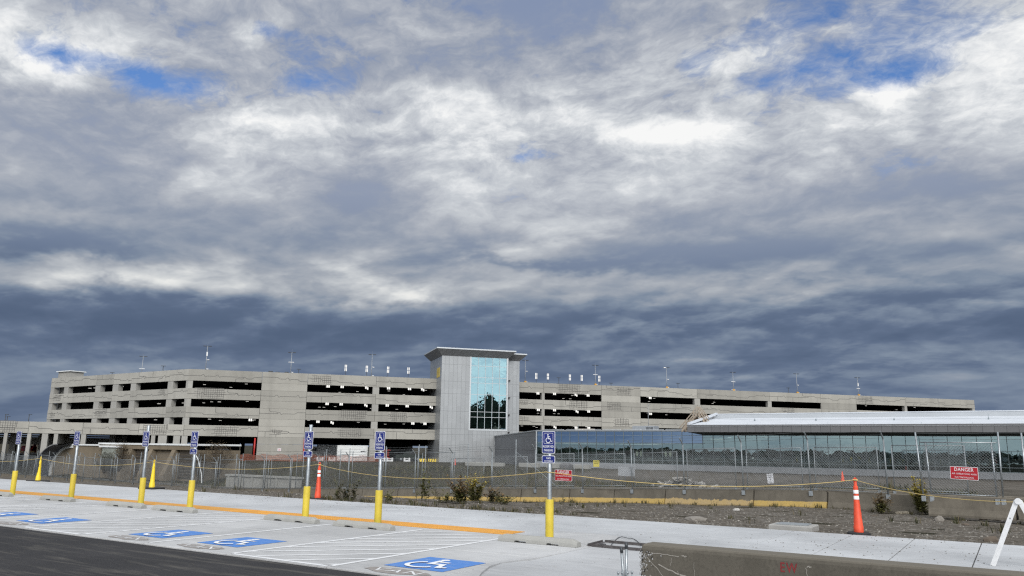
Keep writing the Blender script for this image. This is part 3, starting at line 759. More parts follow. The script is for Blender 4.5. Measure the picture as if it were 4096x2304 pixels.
# ------------------------------------------------------------------ white A-frame barricade on the right
t = thing('barricade_trestle', 'white plastic A-frame barricade with the rope tied to its top, at the right edge', 'barricade', (8.2, 1.25, 0))
for s in (-1, 1):
    p0, p1 = Vector((.46 * s, -.02 * s, .0)), Vector((.02 * s, 0, 1.07)); d_ = (p1 - p0).normalized()
    mb = MB(); mb.bar(p0, p1, .075, .014, 0, up=(0, -1, .0)); 
    n_ = Vector((0, 1, 0)); e_ = d_.cross(n_).normalized() * s
    mb.bar(p0 + Vector((.034, .030, 0)), p1 + Vector((.034, .030, 0)), .012, .06, 0, up=(0, 1, 0))
    mb.bar(p0 + Vector((-.034, .030, 0)), p1 + Vector((-.034, .030, 0)), .012, .06, 0, up=(0, 1, 0))
    lg = mb.build('leg', M['white_pl'], t)
    mb = MB(); c_ = p0.lerp(p1, .73); mb.tube(c_ + Vector((0, -.012, 0)), c_ + Vector((0, -.006, 0)), .012, 10); mb.build('bolt', M['galv'], lg)
mb = MB(); mb.tube((0, -.035, 1.06), (0, .07, 1.06), .05, 16); mb.build('hinge', M['white_pl'], t)
# ------------------------------------------------------------------ steel frame, wire, conduits, box
t = MB()
x0, x1, y0, y1 = 1.22, 3.4, -.66, .10
for a, b in (((x0, y0), (x1, y0 - .05)), ((x0 - .05, y1), (x1 - .25, y1 - .06)), ((x0, y0), (x0 - .05, y1))):
    A, B = Vector((*a, .0)), Vector((*b, .0))
    t.bar(A + Vector((0, 0, .008)), B + Vector((0, 0, .008)), .070, .008); n_ = (B - A).normalized().cross(Vector((0, 0, 1))) * .032
    t.bar(A - n_ + Vector((0, 0, .030)), B - n_ + Vector((0, 0, .030)), .008, .036)
tag(t.build('steel_frame', M['steel_angle']), 'rusty rectangular frame of angle steel lying flat on the slab', 'steel frame')
def gz(px, py, z=.0):
    p = on_z(px, py, z); return (p.x, p.y, z)
def t7(x, y): return 2048 + x / 2.515625, 1728 + y / 2.515625
w_ = [(985, 1160, .012), (1010, 1120, .012), (1040, 1088, .012), (1075, 1062, .012), (1105, 1053, .02), (1135, 1060, .03), (1165, 1068, .03), (1200, 1069, .02), (1230, 1078, .012), (1260, 1098, .012), (1285, 1122, .012), (1305, 1143, .05), (1330, 1150, .08)]
mb = MB(); mb.path([gz(*t7(a, b), z) for a, b, z in w_], .007, 5); tag(mb.build('loose_wire', M['wire']), 'thin dark wire looping out of the flat steel frame', 'wire')
w_ = [(1430, 1130, .012), (1455, 1121, .012), (1490, 1117, .02), (1520, 1124, .012), (1560, 1142, .012)]
mb = MB(); mb.path([gz(*t7(a, b), z) for a, b, z in w_], .007, 5); tag(mb.build('loose_wire', M['wire']), 'short bit of dark wire showing over the top of the near barrier', 'wire')
mb = MB(); mb.path([(1.32 + .07 * math.cos(a), -.28 + .05 * math.sin(a), .016) for a in [2 * PI * k / 14 for k in range(15)]], .007, 5); tag(mb.build('wire_ring', M['wire']), 'small coil of wire lying inside the flat steel frame', 'wire')
def at_dist(px, py, dist):
    r = ray(px, py); return CAM + r * (dist / math.hypot(r.x, r.y))
def conduit(px, pt, bx, label, r, cap, big):
    top = at_dist(px, pt, 10.1); base = at_dist(bx, 2330, 10.1); base.z = .06
    t = thing('conduit_stub', label, 'conduit', base, 0, 'grey conduit stubs standing out of the slab')
    tp = top - base; d_ = tp.normalized()
    mb = MB(); mb.tube((0, 0, 0), tp - d_ * cap, r, 14); mb.build('pipe', M['galv'], t)
    mb = MB(); mb.tube(tp - d_ * (cap + .012), tp, r * 1.22 if big else r * 1.7, 14); mb.build('end_cap', M['dark_metal'] if big else M['galv'], t)
conduit(2048 + 1150 / 2.5156, 1728 + 1110 / 2.5156, 2048 + 1149 / 2.5156, 'tall upright grey conduit with a dark coupling at its top', .017, .06, True)
conduit(2048 + 1100 / 2.5156, 1728 + 1160 / 2.5156, 2048 + 1134 / 2.5156, 'leaning grey conduit beside the tall upright one', .017, .05, True)
for px, pt, lb in ((2472.5, 2287, 'short capped stub, leftmost of the conduits'), (2488, 2286, 'short capped stub hidden behind the leaning conduit'), (2511, 2285.5, 'short capped stub just right of the tall conduit'), (2528, 2284, 'short capped stub, rightmost of the conduits')):
    conduit(px, pt, px, lb, .009, .014, False)
t = thing('utility_box', 'low concrete utility box with a grey lid at the sidewalk edge', 'utility box', (3.55, 5.62, -.10))
mb = MB(); mb.cbox(-.50, .50, -.38, .38, 0, .20, .02); mb.build('box_body', M['handhole'], t)
mb = MB(); mb.cbox(-.36, .36, -.27, .27, .201, .222, .006); mb.build('lid', simple('grey_lid', (.25, .27, .28), .5, .2, .15, 4), t)
# ------------------------------------------------------------------ stones and a plank in the gravel
rng = random.Random(3)
def rock(px, py, w, h, label, name='rock', mat=None):
    # marches along the view ray to the terrain to find where it lies
    r = ray(px, py); k = 5.0
    while k < 80 and (CAM + r * k).z > land((CAM + r * k).x, (CAM + r * k).y): k += .05
    p = CAM + r * k
    mb = MB(); bm = bmesh.new(); bmesh.ops.create_icosphere(bm, subdivisions=2, radius=1)
    for v in bm.verts:
        q = 1 + .25 * math.sin(v.co.x * 3 + w * 40) * math.cos(v.co.y * 4) + rng.uniform(-.07, .07)
        v.co = Vector((v.co.x * w * q, v.co.y * w * .7 * q, max(v.co.z, -.35) * h * q))
    mb.add([v.co[:] for v in bm.verts], [tuple(v.index for v in f.verts) for f in bm.faces]); bm.free()
    o = mb.build(name, mat or simple('rock_grey', (.20, .185, .165), .95, 0, .25, 4, .3, 20)); o.location = (p.x, p.y, p.z + h * .25)
    return tag(o, label, 'rock', 'loose rocks in the gravel')
def t8(x, y): return 3072 + x / 2.515625, 1728 + y / 2.515625
pale = simple('rock_pale', (.42, .41, .39), .95, 0, .2, 4, .3, 20); brown = simple('rock_brown', (.10, .08, .062), .95, 0, .25, 4, .3, 20)
rock(*t8(1722, 900), .17, .16, 'grey rock with a pale top alone in the gravel, right of the orange delineator')
rock(*t8(2165, 890), .17, .11, 'dark brown rock in front of the barrier, left of a smaller one', mat=brown)
rock(*t8(2310, 893), .13, .08, 'small brown rock left of the white trestle leg', mat=brown)
rock(*t8(1350, 828), .30, .11, 'flat tan slab of broken concrete at the foot of the right barriers', mat=simple('rock_tan', (.25, .22, .17), .95, 0, .2, 4, .3, 20))
rock(*t8(1985, 940), .12, .06, 'small dark stone in the gravel near the right edge', mat=brown)
rock(*t8(2240, 1110), .16, .10, 'dark clod of earth at the sidewalk edge beside the white trestle', mat=brown)
rock(*t7(2255, 792), .15, .09, 'pale lump below the barriers with flaking yellow paint', mat=pale)
rock(*t7(1850, 893), .28, .10, 'grey slab of rubble half buried at the sidewalk edge, middle of the gravel')
rock(*t8(1060, 850), .14, .05, 'dark flat stone beside the foot of the barriers behind the orange delineator', mat=brown)
# ------------------------------------------------------------------ weeds
M['stem'] = simple('weed_stem', (.085, .070, .035), .8, 0, .2, 6)
M['leaf_olive'] = simple('weed_leaf_olive', (.125, .125, .034), .8, 0, .3, 5)
M['leaf_dark'] = simple('weed_leaf_dark', (.072, .072, .030), .8, 0, .3, 5)
M['leaf_gold'] = simple('weed_leaf_gold', (.37, .30, .045), .8, 0, .3, 5)
M['leaf_rust'] = simple('weed_leaf_rust', (.17, .11, .045), .8, 0, .3, 5)
def find_ground(px, py):
    r = ray(px, py); k = 5.0
    while k < 120 and (CAM + r * k).z > land((CAM + r * k).x, (CAM + r * k).y): k += .05
    return CAM + r * k
def weed(px, py, h, sp, n, leaf, label, seed, flower=None, dens=26, name='weed'):
    rg = random.Random(seed); p = find_ground(px, py)
    t = thing(name, label, 'weed', (p.x, p.y, p.z - .02), 0, 'tall weeds growing between the sidewalk and the barriers')
    st = MB(); lf = MB(); fl = MB()
    for _ in range(n):
        a = rg.uniform(0, 6.283); hh = h * rg.uniform(.5, 1.0); le = sp * rg.uniform(.1, 1.0); bx, by = rg.gauss(0, sp * .22), rg.gauss(0, sp * .22)
        path = [(bx + math.cos(a) * le * (s / 5) ** 1.6, by + math.sin(a) * le * (s / 5) ** 1.6, hh * s / 5) for s in range(6)]
        st.path(path, .006, 4)
        for k in range(dens):
            s = rg.uniform(.12, 1.0); i = min(int(s * 5), 4); f = s * 5 - i
            q = [path[i][j] + (path[i + 1][j] - path[i][j]) * f for j in range(3)]
            la = rg.uniform(0, 6.283); ln = (.15 if s < .75 else .09) * rg.uniform(.6, 1.3) * (.6 + h * .5); wd = ln * .22; up_ = rg.uniform(-.2, .7)
            c, s_ = math.cos(la), math.sin(la); tip = (q[0] + c * ln, q[1] + s_ * ln, q[2] + up_ * ln)
            mid = (q[0] + c * ln * .5, q[1] + s_ * ln * .5, q[2] + up_ * ln * .65)
            tgt = fl if (flower and s > .62) else lf
            tgt.add([q, (mid[0] - s_ * wd, mid[1] + c * wd, mid[2]), tip, (mid[0] + s_ * wd, mid[1] - c * wd, mid[2])], [(0, 1, 2, 3)])
    st.build('stem', M['stem'], t, fix=False); lf.build('leaves', M[leaf], t, fix=False)
    if flower and fl.v: fl.build('blossoms', M[flower], t, fix=False)
    return t
def t6(x, y): return 1024 + x / 2.515625, 1728 + y / 2.515625
weed(*t6(815, 690), .75, .20, 5, 'leaf_dark', 'bare dark weed stalks close beside the orange delineator', 1, None, 18)
weed(*t6(905, 690), .62, .22, 5, 'leaf_dark', 'drooping dark green weed, second right of the orange delineator', 2, None, 34)
weed(*t6(985, 690), .78, .14, 4, 'leaf_dark', 'single upright leafy weed before the second sign post', 3, None, 40)
weed(*t6(1335, 702), .40, .30, 7, 'leaf_olive', 'low spreading weed right of the second bollard', 4, None, 24)
weed(*t6(1610, 705), .85, .05, 3, 'leaf_dark', 'thin blackened stalk against the joint of two barriers', 5, None, 6)
weed(*t6(1700, 700), 1.35, .38, 7, 'leaf_olive', 'tallest fern-like weed reaching over the barrier', 6, None, 30)
weed(*t6(1885, 715), .55, .42, 9, 'leaf_olive', 'low weed clump left of the big goldenrod bush', 7, None, 26)
weed(*t6(2045, 725), 1.05, .62, 22, 'leaf_olive', 'big bushy olive weed beside the golden one', 8, 'leaf_rust', 44, 'goldenrod_bush')
weed(*t6(2195, 712), 1.15, .50, 16, 'leaf_olive', 'bush with bright golden flower heads before the barrier', 9, 'leaf_gold', 48, 'goldenrod_bush')
weed(*t6(2385, 718), .70, .55, 16, 'leaf_dark', 'dark weed clump right of the golden bush', 10, 'leaf_rust', 36)
weed(*t6(2480, 735), .45, .55, 12, 'leaf_olive', 'low weeds at the edge of the gravel, right end of the clump row', 14, None, 26)
weed(*t7(515, 740), .75, .06, 2, 'leaf_dark', 'thin lone dry stalk in front of the yellow barrier toe', 11, None, 14)
weed(*t8(1140, 825), .95, .45, 18, 'leaf_olive', 'olive bush leaning on the grey barrier right of the orange delineator', 12, 'leaf_rust', 40)
weed(*t8(1555, 835), 1.75, .40, 20, 'leaf_olive', 'tall green and gold weed growing at the gap between barriers', 13, 'leaf_gold', 50)
weed(*t8(1350, 800), .38, .55, 10, 'leaf_dark', 'low dark weed between the two tall bushes on the right', 15, None, 30)
weed(*t8(1650, 840), .35, .6, 14, 'leaf_dark', 'low dark weed just right of the tall green and gold one', 16, None, 30)
weed(*t8(2290, 860), .55, .42, 18, 'leaf_rust', 'rust coloured grassy weed before the barrier beside the white trestle', 17, None, 26)
weed(*t8(1800, 850), .30, .5, 12, 'leaf_rust', 'low rusty weeds at the foot of the right barrier', 18, None, 20)
# ------------------------------------------------------------------ near jersey barrier
def jersey(mb, L, half=((.30, 0), (.30, .075), (.19, .31), (.085, .79), (.060, .81)), n=1):
    prof = [(-a, z) for a, z in half] + [(a, z) for a, z in reversed(half)]
    vs = [(0, a, z) for a, z in prof] + [(L, a, z) for a, z in prof]; k = len(prof)
    mb.add(vs, [(i, (i + 1) % k, k + (i + 1) % k, k + i) for i in range(k)] + [tuple(range(k - 1, -1, -1)), tuple(range(k, 2 * k))])
def jersey_mat(name, base, toe=None, scratch=0, vein=.45):
    m, nt, b, out = new_mat(name); T = NT(nt); p = T.coord('Object'); g_ = T.geo_pos()
    n1 = T.noise(g_, 1.3, 6, .62, .3); c = T.mix(T.ramp(n1, [(.3, 0), (.7, 1)]), mul(base, .78), mul(base, 1.18))
    st = T.noise(T.scalev(g_, (5, 5, .5)), 1.3, 4, .6); c = T.mix(T.ramp(st, [(.5, 0), (.75, .4)]), c, mul(base, .55))
    z = T.sep(p)[2]
    if toe:
        e = T.math('MULTIPLY_ADD', T.math('SUBTRACT', T.noise(g_, 3.2, 6, .7), .5), .10 + .5 * scratch, z)
        c = T.mix(T.ramp(e, [(.285, 1), (.30, 0)], 'LINEAR'), c, T.mix(T.ramp(T.noise(g_, 2.4, 5, .7), [(.5, 0), (.7, .35)]), toe, (.36, .30, .22)))
    f = T.noise(g_, 34, 3, .6); c = T.mix(T.ramp(f, [(.33, .3), (.5, 0)]), c, mul(base, .45))
    wv = T.noise(g_, 4.5, 6, .75, 2.0); c = T.mix(T.ramp(wv, [(.70, 0), (.76, vein)]), c, (.36, .345, .32))
    nz = T.sep(T.n('ShaderNodeNewGeometry').outputs['Normal'])[2]; c = T.mix(T.ramp(nz, [(.55, 0), (.9, .7)]), c, mul(base, 1.75))     # upward faces painted lighter, for the overcast sky light they catch
    T.l(c, b.inputs['Base Color']); b.inputs['Roughness'].default_value = .92; b.inputs['Specular IOR Level'].default_value = .2
    T.l(T.bump(T.noise(g_, 30, 4), .2, .02), b.inputs['Normal']); return m
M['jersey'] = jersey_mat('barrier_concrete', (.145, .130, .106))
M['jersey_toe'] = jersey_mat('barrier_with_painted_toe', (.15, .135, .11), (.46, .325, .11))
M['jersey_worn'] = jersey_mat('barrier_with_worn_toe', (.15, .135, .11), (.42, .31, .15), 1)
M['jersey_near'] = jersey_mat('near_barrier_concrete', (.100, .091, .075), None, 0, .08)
t = thing('concrete_barrier', 'dark concrete barrier with red letters close by at the lower right', 'concrete barrier', (4.84, -6.43, .0))
mb = MB(); jersey(mb, 6.1, ((.30, -.02), (.30, .075), (.21, .31), (.165, .80), (.135, .845)))
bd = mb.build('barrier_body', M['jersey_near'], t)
bv = bd.modifiers.new('soft_edges', 'BEVEL'); bv.width = .022; bv.segments = 2; bv.limit_method = 'ANGLE'
face = lambda dy: (lambda a, b: (a, -.165 - (.80 - b) / .49 * .045 - dy, b))
mb = MB(); f = face(.003)
put_text(mb, 'EW', .12, f, 1.50, .742, .014, 1.25, .155, .088); 
strip2d(mb, [(1.33, .60), (1.42, .593), (1.56, .597)], .012, f)
mb.build('lettering', simple('faded_red_paint', (.17, .016, .018), .8, 0, .35, 40), t)
M['scrape'] = simple('scrape_white', (.24, .225, .20), .9, 0, .3, 30); rng = random.Random(4)
for pts_, wd in (([(.06, .74), (.30, .50), (.52, .33), (.62, .20)], .008), ([(.10, .55), (.26, .43), (.40, .30)], .012), ([(.20, .66), (.42, .585), (.60, .54), (.68, .45)], .016), ([(.34, .74), (.33, .66)], .006), ([(.40, .62), (.52, .46), (.66, .30)], .007), ([(.58, .71), (.575, .42)], .005),
                 ([(1.655, .76), (1.66, .66), (1.672, .52)], .007), ([(1.66, .765), (1.70, .772)], .014), ([(.05, .42), (.11, .415)], .012), ([(.12, .77), (.30, .762), (.42, .755)], .010), ([(.45, .765), (.50, .76)], .014), ([(.68, .36), (.72, .30), (.76, .22)], .012)):
    q = []
    for (a, b), (c, d_) in zip(pts_, pts_[1:]):
        for k in range(6): q.append((a + (c - a) * k / 6 + rng.uniform(-.006, .006), b + (d_ - b) * k / 6 + rng.uniform(-.006, .006)))
    q.append(pts_[-1]); mb = MB(); strip2d(mb, q, wd * .8, f); mb.build('scrape_mark', M['scrape'], t)
mb = MB(); rng = random.Random(9)
for _ in range(170):
    y_ = rng.uniform(-.19, -.06); z_ = rng.uniform(.28, .79); mb_r = rng.uniform(.004, .012)
    lump_v = [( -.002 - rng.uniform(.001, .006), y_ + mb_r * math.cos(k * 1.257 + z_), z_ + mb_r * math.sin(k * 1.257 + z_)) for k in range(5)]
    mb.add(lump_v, [(0, 1, 2, 3, 4)], rng.choice((0, 0, 0, 1)))
for _ in range(200):
    z_ = rng.uniform(.32, .78); x_ = abs(rng.gauss(0, .035)) * (1.0 if z_ < .6 else 1.8); r_ = rng.uniform(.003, .009); P_ = f(x_, z_)
    mb.add([f(x_ + r_ * math.cos(k * 1.257 + z_ * 9), z_ + r_ * math.sin(k * 1.257 + z_ * 9)) for k in range(5)], [(0, 1, 2, 3, 4)], rng.choice((0, 0, 0, 1)))
mb.build('chipped_edge', [simple('bare_aggregate', (.36, .36, .36), .9, 0, .3, 60), M['black']], t)
# ------------------------------------------------------------------ rows of jersey barriers
def line_pt(off, x):       # a point of the row 'off' metres behind the front one
    return x, bar_y(x) + off
def place_row(off, xs, mats, labels, group, gap=.05):
    cache = {}
    for i, (xa, xb) in enumerate(zip(xs, xs[1:])):
        a = Vector((xa, bar_y(xa) + off, 0)); b = Vector((xb, bar_y(xb) + off, 0)); L = (b - a).length - gap
        key = (round(L, 2), mats[i].name)
        if key not in cache:
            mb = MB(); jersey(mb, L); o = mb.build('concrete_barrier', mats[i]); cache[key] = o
        else:
            o = cache[key].copy(); COL.objects.link(o)
        top0, top1 = bar_top(xa), bar_top(xb)
        o.location = (a.x, a.y, top0 - .81); dv = b - a
        o.rotation_euler = (0, -math.atan2(top1 - top0, dv.length), math.atan2(dv.y, dv.x))
        tag(o, labels[i], 'concrete barrier', group)
        yield o
# front row joints: the ones seen in the photograph, then regular 3.6 m units to the left
xs = [4.62, .70, -2.95, -8.15, -11.65, -14.75]
while xs[-1] > -120: xs.append(xs[-1] - 3.62)
xs = xs[::-1]
n = len(xs) - 1
mats = [M['jersey_toe'] if xs[i] > -36 else M['jersey'] for i in range(n)]
labels = ['concrete barrier with yellow painted toe in the front row, carrying the fence' if xs[i] > -36 else 'plain concrete barrier in the sunken left part of the front row, carrying the fence' for i in range(n)]
mats[-1] = M['jersey']; labels[-1] = 'unpainted concrete barrier behind the orange delineator at the right'
labels[-2] = 'barrier with flaking yellow toe ending left of the orange delineator'
mats[-3] = M['jersey_worn']; labels[-3] = 'barrier whose yellow toe is mostly worn away'
labels[-4] = 'barrier with clean yellow toe left of the worn one'
labels[-5] = 'barrier with yellow toe and pale cracks, between two close dark joints'
labels[-6] = 'barrier with yellow toe right behind the nearest parking sign'
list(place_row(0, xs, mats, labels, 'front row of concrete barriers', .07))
xb = [9.2, 5.5, 1.85, -1.8]
while xb[-1] > -70: xb.append(xb[-1] - 3.66)
xb = xb[::-1]; n = len(xb) - 1
labels = ['plain concrete barrier of the rear row, showing only its top behind the front one'] * n
labels[-1] = 'last plain barrier of the rear row, behind the right danger sign'
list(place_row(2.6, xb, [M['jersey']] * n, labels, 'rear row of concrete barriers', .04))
def single_barrier(xa, ya, xc, yc, ztop, label, mat):
    a = Vector((xa, ya, 0)); b = Vector((xc, yc, 0)); dv = b - a; mb = MB(); jersey(mb, dv.length)
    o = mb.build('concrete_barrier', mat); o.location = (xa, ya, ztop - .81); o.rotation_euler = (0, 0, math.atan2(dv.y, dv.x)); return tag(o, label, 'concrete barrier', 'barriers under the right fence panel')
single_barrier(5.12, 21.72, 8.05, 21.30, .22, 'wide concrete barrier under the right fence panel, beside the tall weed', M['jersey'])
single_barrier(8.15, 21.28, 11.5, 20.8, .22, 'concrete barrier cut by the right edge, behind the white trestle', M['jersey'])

# ------------------------------------------------------------------ chain link fences (real wire, crossed diagonals)
def wire_panel(mb, P, L, z0, z1, pitch=.10, r=.0038):
    """P(u, z) -> point; crossed wires over u 0..L, z z0..z1"""
    h = z1 - z0
    def seg(u0, za, u1, zb):
        p, q = Vector(P(u0, za)), Vector(P(u1, zb)); d_ = (q - p)
        if d_.length < .02: return
        a = Vector((d_.y, -d_.x, 0)); a = a.normalized() * r if a.length > 1e-6 else Vector((r, 0, 0)); b = d_.normalized().cross(a.normalized()) * r
        mb.add([p + a, p - a * .5 + b * .87, p - a * .5 - b * .87, q + a, q - a * .5 + b * .87, q - a * .5 - b * .87], [(0, 1, 4, 3), (1, 2, 5, 4), (2, 0, 3, 5)])
    k = -h
    while k < L:
        a, b = max(k, 0), min(k + h, L); seg(a, z0 + (a - k), b, z0 + (b - k)); seg(a, z1 - (a - k), b, z1 - (b - k)); k += pitch
def along(off, x): return Vector((x, bar_y(x) + off, bar_top(x)))
# front fence: posts bolted to the outer face of the barriers, cranked arms, barbed strands
t = thing('chain_link_fence', 'tall chain link fence with cranked arms and barbed wire, on the front barriers', 'fence', (0, 25.3, -.8))
O_ = Vector((0, 25.3, -.8))
px = []; x = 3.3
while x > -118: px.append(x); x -= 3.44
wires = MB(); OFF = -.12
for k, x in enumerate(px):
    p = along(OFF, x) - O_; lean = .10
    mb = MB(); top = p + Vector((-.02, lean * -.3, 2.36)); mb.tube(p + Vector((0, 0, -.12)), top, .036, 8); arm = top + Vector((-.06, -.30, .34)); mb.bar(top, arm, .05, .05)
    po = mb.build('post', M['fence_steel'], t)
    mb = MB(); b0 = p + Vector((0, -.05, -.20)); mb.box(b0.x - .09, b0.x + .09, b0.y - .03, b0.y + .01, b0.z - .06, b0.z + .16); mb.build('base_plate', M['galv'], po)
for a, b in zip(px, px[1:]):
    A, B = along(OFF, a) - O_, along(OFF, b) - O_
    wire_panel(wires, lambda u, z, A=A, B=B: A.lerp(B, u / (B - A).length) + Vector((0, -.03, z)), (B - A).length, .03, 2.15, .13, .0046)
wires.build('chain_link_mesh', M['fence_wire_light'], t, fix=False)
mb = MB()
for s in (.15, .55, .98):
    pts = []
    for a in px:
        p = along(OFF, a) - O_ + Vector((-.02 - .06 * s, -.03 - .30 * s, 2.36 + .34 * s)); pts.append(p)
    for p, q in zip(pts, pts[1:]):
        m_ = p.lerp(q, .5) - Vector((0, 0, .03 + .03 * math.sin(p.x))); mb.tube(p, m_, .006, 4, cap=False); mb.tube(m_, q, .006, 4, cap=False)
mb.build('barbed_wire', M['fence_wire'], t, fix=False)
mb = MB()
for a, b in zip(px, px[1:]): mb.tube(along(OFF, a) - O_ + Vector((0, -.0, .03)), along(OFF, b) - O_ + Vector((0, 0, .03)), .014, 6)
mb.build('bottom_rail', M['fence_steel'], t)
# rear fence: framed panels on the rear barriers, and more of the same leading away to the left
t2 = thing('chain_link_fence', 'framed chain link panels on the rear barriers, lower than the fence before them', 'fence', (0, 28, -.8))
O2 = Vector((0, 28, -.8)); wires = MB(); k = 0
def panel(t_, O_, off, xa, xb_, z0, h, wires, pitch, r, tube=.024, ext=0.0, plate=True):
    A, B = along(off, xa) - O_, along(off, xb_) - O_; L = (B - A).length
    P = lambda u, z: A.lerp(B, u / L) + Vector((0, 0, z))
    for u in (0.0, L):
        mb = MB(); mb.tube(P(u, z0 - .22), P(u, h + ext), tube, 8); po = mb.build('post', M['fence_steel'], t_)
        if plate:
            mb = MB(); b0 = P(u, z0 - .2); mb.box(b0.x - .07, b0.x + .07, b0.y - .11, b0.y - .05, b0.z - .10, b0.z + .12); mb.build('base_plate', M['galv'], po)
    mb = MB(); mb.tube(P(0, h), P(L, h), tube * .8, 7); mb.build('top_rail', M['fence_steel'], t_)
    mb = MB(); mb.tube(P(0, z0), P(L, z0), tube * .8, 7); mb.build('bottom_rail', M['fence_steel'], t_)
    wire_panel(wires, P, L, z0, h, pitch, r)
x = 6.30
while x > -26:
    panel(t2, O2, 2.6, x - 3.05, x, .08, 2.02 if k % 3 else 2.12, wires, .13, .0046); x -= 3.72; k += 1
wires.build('chain_link_mesh', M['fence_wire_light'], t2, fix=False)
# taller posts and diagonal braces standing with the rear fence
t3 = thing('gate_post_frame', 'tall galvanised gate post with a long diagonal brace, left of the nearest sign', 'gate post', (-20.3, 30.9, -1.6))
mb = MB(); mb.tube((0, 0, -.1), (0, 0, 4.0), .038, 10); mb.build('post', M['fence_steel'], t3)
mb = MB(); mb.tube((.04, 0, 3.15), (3.35, -.15, .95), .022, 8); mb.build('brace', M['fence_steel'], t3)
# second line on the left: double framed temporary panels, taller, with barbed strands on straight masts
t4 = thing('temporary_fence', 'long run of tall framed fence panels on the sunken barriers at the left', 'fence', (-50, 31, -2.2))
O4 = Vector((-50, 31, -2.2)); wires = MB(); rng = random.Random(2); x = -24.6
bw = []
while x > -112:
    w_ = rng.choice((3.0, 3.35, 3.35, 2.7)); hh = 2.45 + (x + 24.6) * .004 + rng.choice((0, 0, .12, -.1))
    panel(t4, O4, .55, x - w_, x, .06, hh, wires, .13, .0036, .026, 0.0 if rng.random() < .6 else .5, False); x -= w_ + rng.choice((.22, .35, .35, .6))
wires.build('chain_link_mesh', M['fence_wire'], t4, fix=False)
def mast_row(xs_, off, h, t_, O_):
    pts = []
    for x in xs_:
        p = along(off, x) - O_; mb = MB(); mb.tube(p + Vector((0, 0, -.3)), p + Vector((0, 0, h)), .03, 8); mb.build('tall_post', M['fence_steel'], t_); pts.append((p, h))
    return pts
mast = mast_row([-23.2, -27.1, -27.8, -31.0, -36.0, -40.4, -45.2, -49.4, -54.3, -58.9, -65.3], .3, 2.95, t4, O4)
mb = MB()
for s in (2.55, 2.68, 2.8, 2.92):
    for (p, h), (q, h2) in zip(mast, mast[1:]):
        a, b = p + Vector((0, 0, s)), q + Vector((0, 0, s)); m_ = a.lerp(b, .5) - Vector((0, 0, .04)); mb.tube(a, m_, .006, 4, cap=False); mb.tube(m_, b, .006, 4, cap=False)
mb.build('barbed_wire', M['fence_wire'], t4, fix=False)
# near right panel, leaning slightly
t5 = thing('temporary_fence', 'nearest fence panel with thick leaning posts, carrying the right danger sign', 'fence', (5.0, 21.75, .2))
def P5(u, z): return Vector((.05 + u * 1.0 - z * .0, -.02 - u * .145, z))
wires = MB(); wire_panel(wires, lambda u, z: P5(u, z) + Vector((-.0, -.03, 0)), 2.56, .06, 2.02, .11, .0050); wires.build('chain_link_mesh', M['fence_wire_light'], t5, fix=False)
for u, h, dx in ((-.12, 2.48, -.10), (.18, 2.05, -.06), (2.42, 2.05, .0), (2.62, 2.48, .06), (3.40, 2.45, .04), (3.56, 2.02, .02), (3.75, 2.02, 0)):
    mb = MB(); mb.tube(P5(u, -.16), P5(u + dx, h), .032, 10); po = mb.build('post', M['galv'], t5)
    mb = MB(); b0 = P5(u, -.2); mb.box(b0.x - .07, b0.x + .09, b0.y - .14, b0.y - .07, b0.z - .05, b0.z + .15); mb.build('base_plate', M['galv'], po)
for z, u0, u1 in ((2.07, -.10, 2.60), (.40, .18, 2.42), (2.05, 3.5, 6.4), (.38, 3.5, 6.4)):
    mb = MB(); mb.tube(P5(u0, z if z > 1 else .06), P5(u1, z if z > 1 else .06), .024, 8); mb.build('top_rail' if z > 1 else 'bottom_rail', M['galv'], t5)
wires = MB(); wire_panel(wires, lambda u, z: P5(3.5 + u, z) + Vector((0, -.03, 0)), 2.9, .06, 2.02, .10, .0050); wires.build('chain_link_mesh', M['fence_wire_light'], t5, fix=False)
mb = MB()
for s in (2.2, 2.32, 2.44):
    mb.tube(P5(-.2, s), P5(1.2, s - .03), .006, 4); mb.tube(P5(1.2, s - .03), P5(2.66, s), .006, 4); mb.tube(P5(2.66, s), P5(6.4, s - .02), .006, 4)
mb.build('barbed_wire', M['fence_wire'], t5, fix=False)
# ------------------------------------------------------------------ signs hung on the fences
def board(name, label, cat, c, rz, w, h, face, rim, rows, lm, lean=0.0, group=None, rad=.03):
    t = thing(name, label, cat, c, rz, group); t.rotation_euler = (0, lean, rz)
    mb = MB(); mb.prism(rrect(w, h, rad), lambda p, k: (p[0], k, p[1]), -.004, .004); mb.build('sign_board', rim, t)
    mb = MB(); mb.add([(p[0], -.006, p[1]) for p in rrect(w - .035 * w ** .5, h - .035 * w ** .5, rad * .8)], [tuple(range(20))]); mb.build('sign_face', face, t)
    for s, zc, wd, ht, b in rows:
        mb = MB(); put_text(mb, s, .1, lambda a, q: (a, -.009, q), 0, zc, b, 1.05, wd, ht); mb.build('lettering', lm, t)
    return t
rowsD = [('DANGER', .150, .72, .145, .012), ('AIR OPERATIONS AREA', -.03, .93, .066, .0), ('NO TRESPASSING', -.175, .70, .066, .0)]
def scl(rows, k): return [(s, z * k, w_ * k, h_ * k, b) for s, z, w_, h_, b in rows]
p0 = along(OFF, -15.2)
board('danger_sign', 'red danger sign on the fence just right of the nearest parking sign', 'warning sign', (-15.24, bar_y(-15.24) - .21, .225), math.atan2(-1, 5.4), 1.36, .66, M['sign_red'], M['sign_white'], scl(rowsD, 1.30), M['sign_white'], 0, 'red danger signs on the fences', .04)
board('danger_sign', 'red danger sign on the nearest fence panel, far right', 'warning sign', (6.45, 21.47, 1.085), math.atan2(-.145, 1), .98, .50, M['sign_red'], M['sign_white'], scl(rowsD, .93), M['sign_white'], R(2), 'red danger signs on the fences', .03)
